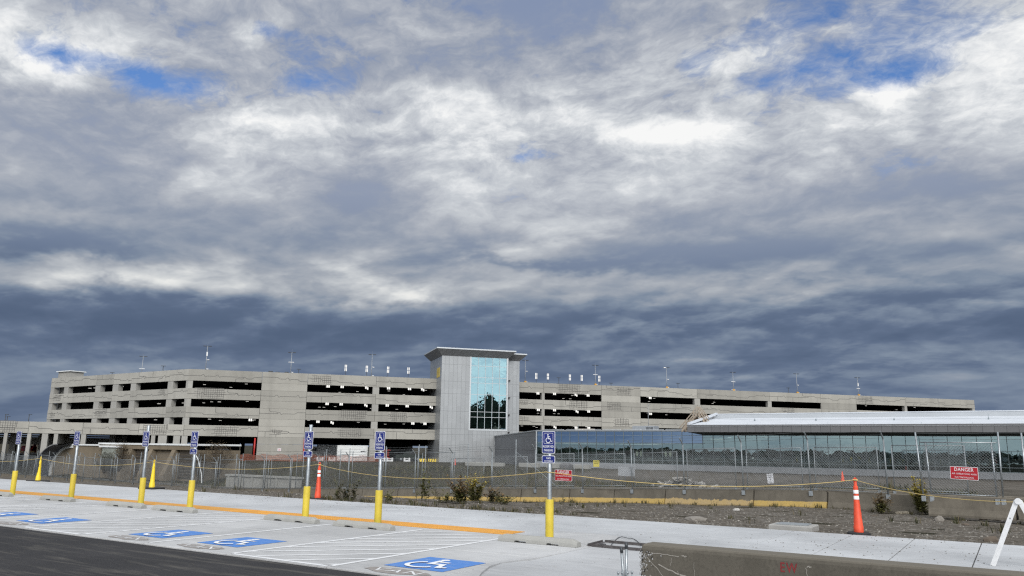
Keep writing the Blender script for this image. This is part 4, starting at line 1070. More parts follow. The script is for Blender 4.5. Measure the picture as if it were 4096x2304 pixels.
board('tunnel_sign', 'small yellow sign lettered in black on the rear fence', 'warning sign', (-14.33, bar_y(-14.33) + 2.54, .92), math.atan2(-1, 5.4), .48, .40, M['sign_yellow'], M['sign_yellow'], [('TUNNELS', .12, .40, .07, .012), ('BELOW', .02, .32, .075, .012), ('NO EQUIPMENT', -.07, .36, .03, .0), ('OR VEHICLES', -.13, .34, .03, .0)][:2], M['black'], 0, None, .01)
board('weight_limit_sign', 'white weight limit sign with black print, tilted on the rear fence', 'road sign', (-2.86, bar_y(-2.86) + 2.52, .42), math.atan2(-1, 4), .36, .50, M['sign_white'], M['sign_white'], [('WEIGHT', .17, .28, .06, .006), ('LIMIT', .07, .22, .06, .006), ('9', -.05, .06, .09, .01), ('TONS', -.19, .18, .05, .006)], M['black'], R(-5), None, .015)
mb = MB(); mb.box(-.60, .60, -.006, .006, -.26, .26)
t = tag(mb.build('blank_panel', simple('plain_grey_panel', (.50, .52, .54), .5, .1, .1, 4)), 'blank pale grey panel behind the fence wire', 'panel')
t.location = (-10.92, bar_y(-10.92) + .02, .575); t.rotation_euler = (0, 0, math.atan2(-1, 4.2))
# ------------------------------------------------------------------ parking garage. Local frame: x along the front, y into the building
GC = Vector((-102.48, 62.74, 0.0)); GA = R(49.8)
GAR = thing('parking_garage', 'long concrete parking garage of four decks with lit openings', 'parking garage', GC, GA)
FRONT = (0, 0, 1, 0)
ul = Vector((-41.72, 0)); ca, sa = math.cos(GA), math.sin(GA)
LU = Vector((-ca, sa)).normalized()                 # along the left face, away from the corner, local coords
LEFT = (LU.x * 41.72, LU.y * 41.72, -LU.x, -LU.y)      # frame that starts at the far left end; v = into the building
LV = [(11.78, 13.58), (8.87, 10.54), (5.95, 7.63), (3.05, 4.75)]
def groove_lines(mb, fn, w, h, rg, big=False):
    """the incised route-map pattern: one running line with jogs, side branches and grids"""
    wd = .075; y = h * rg.uniform(.40, .60); pts = [(0, y)]; x = 0
    def arc(cx, cy, r, a0, a1, n=4): return [(cx + r * math.cos(R(a0 + (a1 - a0) * i / n)), cy + r * math.sin(R(a0 + (a1 - a0) * i / n))) for i in range(n + 1)]
    while x < w - 2.2:
        k = rg.random(); st = rg.uniform(.8, 2.4); x2 = min(x + st, w - 1.6)
        if k < .45:
            dy = rg.choice((-.30, .30, .24, -.24)); 
            if not .25 < y + dy < h - .25: dy = -dy
            pts += [(x2, y), (x2 + .12, y + dy * .15), (x2 + .35, y + dy * .85), (x2 + .5, y + dy)]; y += dy; x = x2 + .5
        elif k < .75:
            pts += [(x2, y), (x2 + .2, y + .2), (x2 + .36, y + .22), (x2 + .5, y + .02), (x2 + .66, y - .16), (x2 + .85, y - .02), (x2 + 1.0, y)]; x = x2 + 1.0
        else:
            pts += [(x2, y)]; x = x2
            up = rg.random() < .5; yy = h if up else 0
            s = 1 if up else -1
            br = [(x2, yy), (x2, y + s * .12)]
            if rg.random() < .6:
                q = rg.uniform(1.0, 2.2); yb = y + s * .28
                if .1 < yb < h - .1 and x2 + q < w: br = [(x2, yy), (x2, yb + s * .22), (x2 + .07, yb + s * .07), (x2 + .22, yb), (x2 + q - .22, yb), (x2 + q - .06, yb - s * .07), (x2 + q, yb - s * .22), (x2 + q, y)]
            strip2d(mb, br, wd, fn, 1)
    pts.append((w, y)); strip2d(mb, pts, wd, fn, 1)
    if big or rg.random() < .42:
        nx, ny = rg.choice(((6, 3), (8, 4), (10, 4), (4, 2))) if not big else (12, 5)
        cell = .33; gx = rg.uniform(.5, max(.6, w - nx * cell - .5)); gy = rg.uniform(.1, max(.12, h - ny * cell - .1))
        if gx + nx * cell < w:
            for i in range(nx + 1):
                a, b = gy + (rg.choice((0, 0, cell))), min(gy + ny * cell + rg.choice((0, 0, .2)), h)
                strip2d(mb, [(gx + i * cell, a), (gx + i * cell, b)], .06, fn, 1)
            for j in range(ny + 1): strip2d(mb, [(gx - rg.choice((0, .5)), gy + j * cell), (gx + nx * cell + rg.choice((0, .3)), gy + j * cell)], .06, fn, 1)
def fpt(F, u, v, z): ox, oy, ux, uy = F; return (ox + u * ux - v * uy, oy + u * uy + v * ux, z)
def spandrel(F, u0, u1, z0, z1, rg, big=False, name='spandrel_panel', lines=True, depth=.28):
    mb = MB(); mb.fbox(F, u0 + .02, u1 - .02, 0, depth, z0, z1)
    if lines: groove_lines(mb, lambda a, b: fpt(F, u0 + .02 + a, -.008, z0 + b), u1 - u0 - .04, z1 - z0, rg, big)
    return mb.build(name, [M['facade'], M['groove']], GAR, fix=False)
rg = random.Random(21)
J = [0, 11.2, 18.5, 29.9, 40.7, 55.4, 60.3, 71.85, 79.85, 92.1, 108.5, 120.75, 129.57, 142.35, 161.2]
SOLID = {(11.2, 18.5), (71.85, 79.85), (120.75, 129.57)}
for li, (z0, z1) in enumerate(LV):
    for a, b in zip(J, J[1:]):
        if (a, b) == (40.7, 55.4): continue                 # the stair tower stands here
        spandrel(FRONT, a, b, z0, z1, rg, (li, a) in ((1, 0), (0, 60.3), (2, 18.5)))
for a, b in ((-6.5, 0), (-14.3, -6.5), (-21.6, -14.3), (-29, -21.6), (-37, -29), (-46, -37)): spandrel(FRONT, a, b, 3.05, 4.75, rg, a == -29)
LW_ = [0, 4.9, 15.3, 20.7, 26.1, 36.6, 41.72]
for li, (z0, z1) in enumerate(LV[:3]):
    for a, b in zip(LW_, LW_[1:]): spandrel(LEFT, a, b, z0, z1, rg, False)
# solid bays, cast in courses
for a, b in SOLID:
    zs = [-.65, .85, 1.95, 3.05, 4.75, 5.95, 7.63, 8.87, 10.54, 11.78]
    for z0, z1 in ((-.65, .75), (.78, 1.9), (1.93, 3.03), (4.77, 5.93), (7.65, 8.85), (10.56, 11.76)):
        mb = MB(); mb.fbox(FRONT, a + .02, b - .02, .004, .27, z0, z1); mb.build('solid_panel', M['facade'], GAR)
# columns of the openings
for z0, z1 in ((10.54, 11.78), (7.63, 8.87), (4.75, 5.95)):
    for a, b in ((.0, .66), (29.37, 30.45), (60.02, 60.57), (91.5, 92.7), (108.08, 108.95), (142.02, 142.68), (160.5, 161.2)):
        mb = MB(); mb.fbox(FRONT, a, b, .05, .8, z0, z1); mb.build('column', M['column'], GAR)
    for a, b in ((0, 1.2), (4.7, 6.2), (15.1, 16.7), (20.5, 22.2), (25.9, 27.4), (36.3, 37.7), (41.1, 41.68)):
        mb = MB(); mb.fbox(LEFT, a, b, .05, .9, z0, z1); mb.build('column', M['column'], GAR)
for a, b, d_ in ((-24.7, -24.25, .6), (-21.65, -21.15, .6), (-19.7, -18.9, .8), (-18.1, -17.55, 4.), (-14.42, -13.75, .7), (-30.5, -30, .6), (-36, -35.4, .6), (-4.6, -4.03, .7), (-3.6, -2.35, 2.5), (-1.4, -.4, .4), (-.2, .66, .9), (29.3, 30.33, .9), (55.4, 56, .9)):
    mb = MB(); mb.fbox(FRONT, a, b, .05, .05 + d_, -.9, 3.05); mb.build('column', M['column'], GAR)
# decks: the slab edges stay behind the spandrels
back = [(0.3, .3), (161, .3), (161, 52), (LU.x * 41.4 + 4, 60), (LU.x * 41.4 + .4, LU.y * 41.4 + .3)]
def deck(name, poly, z0, z1, m):
    mb = MB(); mb.prism(poly, lambda p, k: (p[0], p[1], k), z0, z1); return mb.build(name, m, GAR)
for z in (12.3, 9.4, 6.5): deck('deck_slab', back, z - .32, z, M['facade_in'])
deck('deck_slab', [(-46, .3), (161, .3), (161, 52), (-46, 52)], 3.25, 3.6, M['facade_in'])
# inner walls and ramps that shut the view through the upper decks
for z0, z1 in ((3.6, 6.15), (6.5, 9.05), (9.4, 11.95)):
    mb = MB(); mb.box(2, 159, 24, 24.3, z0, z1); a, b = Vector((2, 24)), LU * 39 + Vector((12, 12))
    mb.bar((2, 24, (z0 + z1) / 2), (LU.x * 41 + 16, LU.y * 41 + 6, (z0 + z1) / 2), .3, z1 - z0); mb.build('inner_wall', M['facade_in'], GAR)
mb = MB(); mb.fbox(LEFT, -.3, 5.0, 1.6, 1.8, 4.75, 12.0)
for k in range(12): mb.fbox(LEFT, .45 + k * .38, .55 + k * .38, 1.53, 1.6, 4.75, 12.0)
mb.build('ribbed_stair_wall', M['column'], GAR)
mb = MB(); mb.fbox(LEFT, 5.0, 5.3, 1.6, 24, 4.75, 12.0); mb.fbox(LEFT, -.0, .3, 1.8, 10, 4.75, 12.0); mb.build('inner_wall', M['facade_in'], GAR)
mb = MB(); mb.fbox(LEFT, .4, 4.6, .9, 3.4, 12.3, 14.75)
for k in range(8): mb.fbox(LEFT, .5 + k * .52, .60 + k * .52, .84, .9, 12.4, 14.7)
hs = mb.build('stair_head', M['column'], GAR); mb = MB(); mb.fbox(LEFT, .1, 4.9, .6, 3.7, 14.78, 14.95); mb.build('stair_head_roof', M['white_paint'], hs)
mb = MB(); mb.box(160.9, 161.2, .3, 50, -.65, 13.5); mb.build('end_wall', M['facade'], GAR)
# ground floor: rear columns, dark core walls and the lower ramp seen between them at the left
mb = MB()
for k in range(16): mb.box(20 + k * 8.6, 20.9 + k * 8.6, 22, 22.9, -.9, 3.25)
for k in range(9): mb.box(-2 + k * 2.4, -1.2 + k * 2.4, 40, 40.8, -.9, 3.25)
mb.box(.4, 8, 20, 20.4, -.9, 3.25); mb.box(34, 42, 30, 30.3, -.9, 3.25); mb.box(60, 158, 26, 26.3, -.9, 3.25); mb.box(-12, -1, 14, 14.3, .4, 3.25)
mb.box(-4, 60, 52, 52.4, 2.0, 3.25)
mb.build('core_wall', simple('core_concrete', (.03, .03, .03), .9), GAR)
mb = MB()
for a in (-44, -38.2, -31.5, -26.3, -22.2, -16.5, -12): mb.box(a, a + .9, 9, 9.9, -1.2, 3.25)
mb.box(-46, -10, 13, 13.3, 1.35, 2.55); mb.box(-46, -10, 12.6, 16, 2.62, 2.86)
mb.build('ramp_frame', M['column'], GAR)
# lamps
def led_pair(s, z, dzr=0.0):
    mb = MB()
    for k, dx in enumerate((-.25, .05)): mb.box(s + dx, s + dx + .23, -1.02 + .0, -.99, z - .19 + k * dzr, z + .19 + k * dzr)
    for q in (-.13, .16): mb.box(s + q - .01, s + q + .01, -1.0, .3, z + .19, z + .21)
    return mb.build('led_panel', M['led'], GAR)
for z_off, lst in ((0, [(21.8, 11.50), (24.1, 11.51), (28.2, 11.52), (31.9, 11.55), (35.5, 11.56), (37.8, 11.56), (58.9, 11.58), (62.1, 11.60), (66.3, 11.58), (68.7, 11.52), (81.4, 11.48)]),
                   (0, [(21.8, 8.62), (24.1, 8.62), (28.2, 8.6), (31.8, 8.64), (35.2, 8.62), (39.4, 8.6), (59.0, 8.63), (62.1, 8.66), (66.5, 8.58), (68.8, 8.6), (81.4, 8.5)]),
                   (0, [(9.9, 5.70), (20.5, 5.66), (22.8, 5.6), (36.3, 5.72), (38.4, 5.72), (62.2, 5.68), (66.3, 5.64), (68.8, 5.64)])):
    for i, (s, z) in enumerate(lst): led_pair(s, z, (-.13 if i % 3 == 2 else 0))
rg = random.Random(6)
for z in (11.85, 8.95, 6.05):
    mb = MB()
    for a, b, n in ((1, 11, 4), (18.6, 29, 4), (30.6, 40.6, 4), (56, 60, 1), (60.6, 71.6, 4), (80, 91.4, 3), (92.8, 108, 4), (109, 120.6, 3), (129.6, 142, 3), (142.8, 160, 3)):
        for _ in range(max(1, n - 1)):
            s = rg.uniform(a + .4, b - .4); y = rg.choice((4.5, 9.5, 14, 18)); mb.box(s - .22, s + .22, y - .05, y + .05, z - .05, z - .01)
    for _ in range(5):
        u = rg.uniform(3, 39); v = rg.choice((4, 9)); p = fpt(LEFT, u, v, 0); mb.box(p[0] - .25, p[0] + .25, p[1] - .07, p[1] + .07, z - .07, z - .01)
    mb.build('ceiling_lamp', M['led_small'], GAR)
# red standpipes
for s in (10.85, 18.62):
    mb = MB(); mb.tube((s, -.12, -.8), (s, -.12, 2.85), .13, 8); mb.build('standpipe', M['red_paint'], GAR)
mb = MB(); mb.box(14.45, 15.0, -.03, -.01, .84, 1.27); sg = mb.build('notice', M['sign_white'], GAR)
mb = MB()
for r_ in range(3): mb.box(14.52, 14.93, -.036, -.031, .92 + r_ * .11, .97 + r_ * .11)
mb.build('notice_print', M['red_paint'], sg)
def gpt(s, v, z): return Vector((GC.x + s * ca - v * sa, GC.y + s * sa + v * ca, z))
# ------------------------------------------------------------------ masts on the roof
def roof_mast(s, v, ztop, label, head='cross', cams=((.45, 'pair'), (.10, 'one')), box=False):
    zb = 12.3; h = ztop - zb; t = thing('lamp_mast', label, 'lamp mast', gpt(s, v, zb), GA, 'lamp masts on the garage roof')
    mb = MB(); mb.tube((0, 0, 0), (0, 0, h), .065, 8, .05); mb.build('mast_pole', M['mast'], t)
    mb = MB(); mb.box(-.42, .42, -.03, .03, h - .08, h - .02)
    for q in (-1, 1): mb.box(q * .42 - .22, q * .42 + .22, -.14, .14, h - .06, h + .03)
    mb.build('lamp_head', M['dark_metal'], t)
    mb = MB(); mb.tube((0, 0, h), (0, 0, h + .55), .012, 4); mb.build('lightning_rod', M['mast'], t)
    for f, kind in cams:
        mb = MB(); z = 1.3 + (h - 1.3) * f
        if kind == 'pair':
            mb.box(-.42, .42, -.05, .05, z + .10, z + .15)
            for q in (-.38, -.14, .14, .38): mb.lathe([(.03, 0), (.10, .03), (.11, .10)], 8, (q, -.05, z))
        elif kind == 'one':
            mb.box(0, .34, -.04, .04, z + .10, z + .16); mb.lathe([(.05, -.04), (.15, .03), (.16, .14)], 10, (.32, 0, z))
        else: mb.box(-.08, .14, -.10, .10, z - .1, z + .55)
        mb.build('camera', M['white_pl'], t)
    if box:
        mb = MB(); mb.box(-.2, .2, -.2, .1, 1.0, 1.75); mb.build('control_box', M['amber'], t)
    return t
P2 = ((.52, 'pair'), (.06, 'one')); P1 = ((.42, 'one'), (.04, 'one'))
roof_mast(-9.3, 16.1, 16.9, 'mast over the left face of the garage with a row of white cameras', cams=((.30, 'pair'), (0, 'one')))
roof_mast(2.2, 2.5, 17.7, 'tall mast just right of the garage corner with stacked cameras', cams=((.62, 'box'), (.42, 'one'), (.05, 'one')))
roof_mast(15.7, 2.5, 17.3, 'mast above the first blank bay, with paired white cameras halfway up', cams=P2)
roof_mast(29.3, 2.5, 17.6, 'mast among the four lit panels left of the tower', cams=P1)
roof_mast(57.6, 2.5, 17.9, 'mast standing right against the tower', cams=((.5, 'one'), (.04, 'one')), box=True)
roof_mast(71.7, 2.5, 17.6, 'mast beside the last lit panel right of the tower', cams=P2, box=True)
roof_mast(86.9, 2.5, 17.8, 'mast with a lit lamp head, over the wide openings right of the tower', cams=P1, box=True)
roof_mast(101.9, 2.5, 17.5, 'mast with paired cameras above the wooden stair', cams=((.48, 'pair'), (.06, 'pair')), box=True)
roof_mast(117.1, 2.5, 17.8, 'mast with two single cameras, second from the right end', cams=P1, box=True)
roof_mast(132.5, 2.5, 17.6, 'last mast toward the right end of the garage', cams=((.58, 'box'), (.4, 'pair'), (.06, 'one')), box=True)
lit = [o for o in COL.objects if o.get('label', '').startswith('mast with a lit lamp')][0]
mb = MB(); mb.box(-.66, -.22, -.16, -.13, 5.40, 5.52); mb.build('lit_lamp', M['led'], lit)
def roof_lamp(s, v, ztop, label, arm=True):
    zb = 12.3; h = ztop - zb; t = thing('roof_lamp', label, 'roof lamp', gpt(s, v, zb), GA, 'short lamps farther back on the garage roof')
    mb = MB(); mb.tube((0, 0, 0), (0, 0, h), .05, 6); mb.build('lamp_pole', M['dark_metal'], t)
    mb = MB(); mb.box(-.38, .38, -.1, .1, h - .04, h + .04); mb.build('lamp_head', M['dark_metal'], t)
roof_lamp(-5.3, 11.3, 14.9, 'short dark lamp between the two leftmost tall masts'); roof_lamp(17.2, 8, 15.0, 'short dark lamp right of the mast above the first blank bay')
roof_lamp(64.3, 2.6, 14.9, 'short lamp between the lit panels right of the tower'); roof_lamp(75.0, 2.6, 14.3, 'tiny lamp right of the last lit panel'); roof_lamp(89.4, 2.6, 14.8, 'short lamp right of the mast with lit head'); roof_lamp(115.0, 2.6, 14.8, 'short lamp just left of a mast with single cameras'); roof_lamp(-16.6, 31, 15.0, 'thin lamp behind the left face of the garage')
for i, s in enumerate((24.8, 28.4, 32.1, 35.7, 59.6, 61.9, 66.3, 68.7, 72.3)):
    t = thing('light_column', 'lit twin white panel on a thin post on the roof, ' + ('left of the tower' if i < 4 else 'right of the tower'), 'roof light', gpt(s, 2.0, 12.3), GA, 'lit twin panels on the garage roof')
    mb = MB(); mb.tube((0, 0, 0), (0, 0, 2.3), .04, 6); mb.build('lamp_post', M['dark_metal'], t)
    for q in (-.12, .12):
        for z in (2.15, 2.74): mb = MB(); mb.box(q - .065, q + .065, -.03, .0, z, z + .5); mb.build('led_panel', M['led'], t)
def far_roof_thing(s, z0, w_, h, label, name):
    t = MB(); t.box(-w_ / 2, w_ / 2, -.3, .3, 0, h); t.box(-w_ / 2 - .1, w_ / 2 + .25, -.3, .3, h, h + .12); o = t.build(name, M['dark_metal']); o.location = gpt(s, 3, z0); o.rotation_euler = (0, 0, GA); tag(o, label, 'roof equipment', 'dark machines on the garage roof'); return o
for s, w_, h in ((10.2, .12, .3), (11.3, .12, .28), (12.4, .4, .55), (13.5, .38, .45), (15.0, .3, .5), (18.0, .35, .35)):
    far_roof_thing(s, 13.25, w_, h + .1, 'small dark machine poking above the parapet left of the lit panels', 'roof_machine')
# ------------------------------------------------------------------ stair tower
def cladding(name, col, w_, hs, lw=.05, dark=.45, u='x'):
    m, nt, b, out = new_mat(name); T = NT(nt); p = T.coord('Object'); s = T.sep(p)
    uu = T.math('ADD', s[0], s[1])
    fx = T.math('FRACT', T.math('DIVIDE', T.math('ADD', uu, 500.3), w_)); lx = T.math('LESS_THAN', fx, lw / w_)
    ln = lx
    for h in hs: ln = T.math('MAXIMUM', ln, T.math('LESS_THAN', T.math('ABSOLUTE', T.math('SUBTRACT', s[2], h)), lw * .55))
    cell = T.n('ShaderNodeCombineXYZ'); T.l(T.math('FLOOR', T.math('DIVIDE', T.math('ADD', uu, 500.3), w_)), cell.inputs[0]); T.l(T.math('FLOOR', T.math('DIVIDE', s[2], 2.9)), cell.inputs[1])
    wnz = T.n('ShaderNodeTexWhiteNoise'); T.l(cell.outputs[0], wnz.inputs['Vector'])
    c = T.mix(wnz.outputs['Value'], mul(col, .94), mul(col, 1.05))
    n = T.noise(T.geo_pos(), .5, 4, .6); c = T.mix(T.ramp(n, [(.3, 0), (.7, 1)]), T.mix(1.0, c, (.93,) * 3, 'MULTIPLY'), c)
    c = T.mix(ln, c, mul(col, dark)); T.l(c, b.inputs['Base Color']); b.inputs['Roughness'].default_value = .42; b.inputs['Metallic'].default_value = .35; return m
M['tower'] = cladding('tower_cladding', (.385, .402, .415), .74, (3.95, 4.90, 7.85, 10.81, 12.9, 15.8), .05, .62)
M['soffit'] = cladding('soffit_panels', (.30, .31, .325), .9, (), .05)
M['trim'] = simple('light_metal_trim', (.58, .61, .63), .4, .4, .05)
TW = thing('stair_tower', 'grey metal clad stair tower with tall glass wall and flared roof', 'tower', GC, GA)
x0, x1, yf = 40.4, 52.35, -4.0; g0, g1, gz0, gz1 = 45.6, 52.05, 4.9, 17.3
mb = MB()
mb.box(x0, g0, yf, yf + .3, -.8, gz1 + .1); mb.box(g1, x1, yf, yf + .3, -.8, gz1 + .1); mb.box(g0, g1, yf, yf + .3, -.8, gz0)
mb.box(x0, x0 + .3, yf + .3, 6, -.8, 17.2); mb.box(x1 - .3, x1, yf + .3, 6, -.8, 17.2); mb.box(x0 + .3, x1 - .3, 5.7, 6, -.8, 17.2)
mb.build('cladding', M['tower'], TW)
mb = MB(); mb.box(52.36, 54.85, -2.6, 6, -.8, 17.3); mb.build('side_cladding', M['tower'], TW)
def flared(name, a0, a1, b0, z0, z1, ex, back):
    mb = MB(); e = ex
    lo = [(a0 - .02, b0 - .02, z0), (a1 + .02, b0 - .02, z0), (a1 + .02, back, z0), (a0 - .02, back, z0)]
    hi = [(a0 - e, b0 - e, z1), (a1 + e, b0 - e, z1), (a1 + e, back + .5, z1), (a0 - e, back + .5, z1)]
    tp = [(p[0], p[1], z1 + .2) for p in hi]
    mb.add(lo + hi, [(0, 1, 5, 4), (1, 2, 6, 5), (2, 3, 7, 6), (3, 0, 4, 7), (3, 2, 1, 0)]); o = mb.build(name, M['soffit'], TW)
    mb = MB(); mb.add(hi + tp, [(0, 1, 5, 4), (1, 2, 6, 5), (2, 3, 7, 6), (3, 0, 4, 7), (4, 5, 6, 7), (3, 2, 1, 0)]); mb.build('roof_edge', M['trim'], o)
    return o
flared('roof_canopy', x0, x1 - .1, yf, 17.25, 18.35, 1.15, 6)
flared('lower_roof_canopy', 51.5, 54.8, -2.6, 17.05, 18.10, 1.1, 6)
mb = MB(); mb.box(x0 - .06, x0 - .01, -2.6, -.2, 13.7, 15.35); wm = mb.build('yellow_board', simple('primer_yellow', (.55, .42, .10), .7, 0, .2, 1), TW)
mb = MB()
for z in (6.95, 7.85, 10.81, 12.78, 13.75, 15.73, gz0 + .04, gz1 - .04): mb.box(g0, g1, yf + .0, yf + .12, z - .035, z + .035)
for k in range(6): x = g0 + (g1 - g0) * k / 5; mb.box(x - .03, x + .03, yf - .03, yf + .10, gz0, gz1)
mb.build('mullions', M['trim'], TW)
mb = MB(); mb.box(g0 - .22, g0 - .02, yf - .05, yf - .004, gz0 - .22, gz1); mb.box(g1 + .02, g1 + .22, yf - .05, yf - .004, gz0 - .22, gz1); mb.box(g0 - .02, g1 + .02, yf - .05, yf - .004, gz0 - .22, gz0 - .02); mb.build('window_frame', M['trim'], TW)
def coated_glass(name, refl, tint, wob=.02, wsc=.5, rough=.0):
    m = bpy.data.materials.new(name); m.use_nodes = True; nt = m.node_tree; nt.nodes.clear(); T = NT(nt)
    out = T.n('ShaderNodeOutputMaterial'); mx = T.n('ShaderNodeMixShader'); g = T.n('ShaderNodeBsdfGlossy'); tr = T.n('ShaderNodeBsdfTransparent')
    g.inputs['Roughness'].default_value = rough; g.inputs['Color'].default_value = (*refl[1:], 1); tr.inputs['Color'].default_value = (*tint, 1)
    fr = T.n('ShaderNodeFresnel'); fr.inputs['IOR'].default_value = 1.5; f = T.math('MAXIMUM', fr.outputs[0], refl[0]); T.l(f, mx.inputs[0]); T.l(tr.outputs[0], mx.inputs[1]); T.l(g.outputs[0], mx.inputs[2]); T.l(mx.outputs[0], out.inputs[0])
    p = T.geo_pos(); T.l(T.bump(T.noise(p, wsc, 3, .5), wob, 1.0), g.inputs['Normal']); return m
M['glass_tower'] = coated_glass('tower_glass', (.62, .62, .95, 1.0), (.25, .33, .34), .012, .45)
for r_, (za, zb) in enumerate(zip((gz0, 6.95, 7.85, 10.81, 12.78, 13.75, 15.73), (6.95, 7.85, 10.81, 12.78, 13.75, 15.73, gz1))):
    for k in range(5):
        xa, xb_ = g0 + (g1 - g0) * k / 5 + .03, g0 + (g1 - g0) * (k + 1) / 5 - .03
        mb = MB(); mb.quad((xa, yf + .06, za + .035), (xb_, yf + .06, za + .035), (xb_, yf + .06, zb - .035), (xa, yf + .06, zb - .035)); mb.build('pane', M['glass_tower'], TW, fix=False)
mb = MB()
for z in (4.6, 7.6, 10.6, 13.6): mb.box(g0 - 1, g1 + 1, yf + 1.0, 5.6, z - .2, z)
for k in range(3): mb.bar((g0 + .5 + 1.8 * k, yf + 2.5, 4.6 + 3 * k), (g0 + 4.2, yf + 2.5, 7.6 + 3 * k), 1.2, .25)
mb.box(g0 + 4.6, g0 + 5.0, yf + 1.4, yf + 1.8, 4.6, 17); mb.build('stair_flights', M['facade_in'], TW)
mb = MB(); mb.box(46.6, 47.6, yf - .06, yf - .004, -.75, 1.4); mb.build('door', simple('grey_door', (.30, .31, .32), .5, .2), TW)
# ------------------------------------------------------------------ things in and before the ground floor bays
def gthing(name, label, cat, s, v, z, group=None, rz=0.0): return thing(name, label, cat, gpt(s, v, z), GA + rz, group)
t = gthing('site_container', 'long white site container standing in the ground floor bay', 'container', 24.1, 1.2, -.65)
mb = MB(); mb.cbox(0, 5.05, 0, 2.4, .0, 2.56, .05); mb.build('container_body', M['white_paint'], t)
mb = MB()
for k in range(9): mb.box(.3 + k * .55, .34 + k * .55, -.03, -.002, .1, 2.45)
mb.build('wall_rib', M['white_paint'], t); mb = MB(); mb.box(3.9, 4.7, -.03, -.004, 1.5, 1.62); mb.build('handle_bar', M['dark_metal'], t)
def pickup(s, v, label, paint_, rz=0.0, van=False):
    t = gthing('parked_car' if not van else 'box_truck', label, 'car' if not van else 'truck', s, v, -.65, None, rz)
    L, W, H = (4.9, 1.9, 1.7) if not van else (6.2, 2.2, 2.6)
    prof = [(0, .35), (0, .95), (.15, 1.05), (1.25, 1.10), (1.75, H - .05), (1.95, H), (3.1, H), (3.3, H - .1), (3.45, 1.12), (4.8, 1.08), (4.9, .95), (4.9, .35)] if not van else [(0, .4), (0, 1.3), (.3, 1.45), (.9, 2.2), (1.2, 2.25), (1.3, 2.25), (1.3, 2.6), (6.2, 2.6), (6.2, .5), (6.2, .4)]
    mb = MB(); mb.prism(prof, lambda p, k: (p[0], k, p[1]), 0, W); mb.build('body', paint_, t)
    mb = MB(); w_ = [(1.85, 1.16), (2.0, H - .12), (3.1, H - .12), (3.3, 1.16)] if not van else [(.45, 1.5), (.95, 2.1), (1.2, 2.1), (1.2, 1.5)]
    mb.prism(w_, lambda p, k: (p[0], k, p[1]), -.01, W + .01); mb.build('side_window', M['dark_metal'], t)
    for q in (.95, L - 1.0):
        mb = MB(); mb.tube((q, -.03, .36), (q, .2, .36), .36, 16); wl_ = mb.build('wheel', M['rubber'], t); mb = MB(); mb.tube((q, -.05, .36), (q, -.02, .36), .2, 12); mb.build('rim', M['galv'], wl_)
        mb = MB(); mb.tube((q, W - .2, .36), (q, W + .03, .36), .36, 16); mb.build('wheel', M['rubber'], t)
pickup(34.4, 4, 'dark pickup truck parked in the bay left of the tower', simple('dark_green_paint', (.055, .07, .065), .3, .3, .1))
pickup(20.0, 8, 'white truck with dark windows in the bay behind a parking sign', M['white_paint'], 0, True)
pickup(3.5, 6, 'silver car in the bay right of the tunnel portal', simple('silver_paint', (.42, .44, .46), .3, .6, .1), .3)
def water_barrier(s, v, label, kind):
    t = gthing('plastic_barricade', label, 'barricade', s, v, -.65, 'white plastic barricades at the garage' if kind == 'w' else 'yellow barriers by the tower')
    if kind == 'w':
        mb = MB(); mb.box(-.55, .55, -.2, .2, 0, .16); mb.box(-.55, -.28, -.14, .14, .16, .62); mb.box(.28, .55, -.14, .14, .16, .62); mb.box(-.28, .28, -.10, .10, .40, .52); mb.box(-.28, .28, -.12, .12, .16, .26); mb.build('barricade_body', M['white_pl'], t)
    else:
        mb = MB(); mb.add([(-.65, -.3, 0), (.65, -.3, 0), (.65, .3, 0), (-.65, .3, 0), (-.65, -.1, .5), (.65, -.1, .5), (.65, .1, .5), (-.65, .1, .5)], [(0, 3, 2, 1), (4, 5, 6, 7), (0, 1, 5, 4), (1, 2, 6, 5), (2, 3, 7, 6), (3, 0, 4, 7)]); mb.build('barrier_body', M['cone_yellow'], t)
        mb = MB()
        for k in (-1, 0, 1): a = k * .42 - .1; mb.quad((a - .1, -.304, .02), (a + .02, -.304, .02), (a + .2, -.115, .49), (a + .08, -.115, .49))
        mb.build('black_stripe', M['black'], t)
for s, l in ((21.2, 'white plastic barricade in front of the white truck'), (23.1, 'white plastic barricade left of the white container'), (26.0, 'white plastic barricade against the white container'), (31.4, 'white plastic barricade under the red scissor lift, outer of two'), (32.6, 'white plastic barricade under the red scissor lift, inner of two'), (35.5, 'white plastic barricade before the dark pickup')): water_barrier(s, -1.2, l, 'w')
water_barrier(38.1, -1.4, 'yellow barrier with black slashes, left one by the tower', 'y'); water_barrier(39.75, -1.4, 'yellow barrier with black slashes, against the tower', 'y')
t = gthing('scissor_lift', 'red scissor lift with folded arms in the bay behind a sign', 'scissor lift', 31.4, 2.2, -.65)
mb = MB(); mb.box(0, 1.7, 0, .9, .25, .6); mb.build('chassis', M['red_paint'], t)
mb = MB()
for k in range(4): z = .6 + k * .3; mb.bar((.1, .1, z), (1.6, .1, z + .3), .08); mb.bar((1.6, .8, z), (.1, .8, z + .3), .08)
mb.build('scissor_arms', M['red_paint'], t); mb = MB(); mb.box(-.1, 1.8, -.05, .95, 1.8, 1.9); mb.build('platform', M['red_paint'], t)
for q in (.3, 1.4): mb = MB(); mb.tube((q, -.05, .22), (q, .95, .22), .22, 12); mb.build('wheel', M['rubber'], t)
mb = MB(); rgx = random.Random(1)
n = 60
vs = []
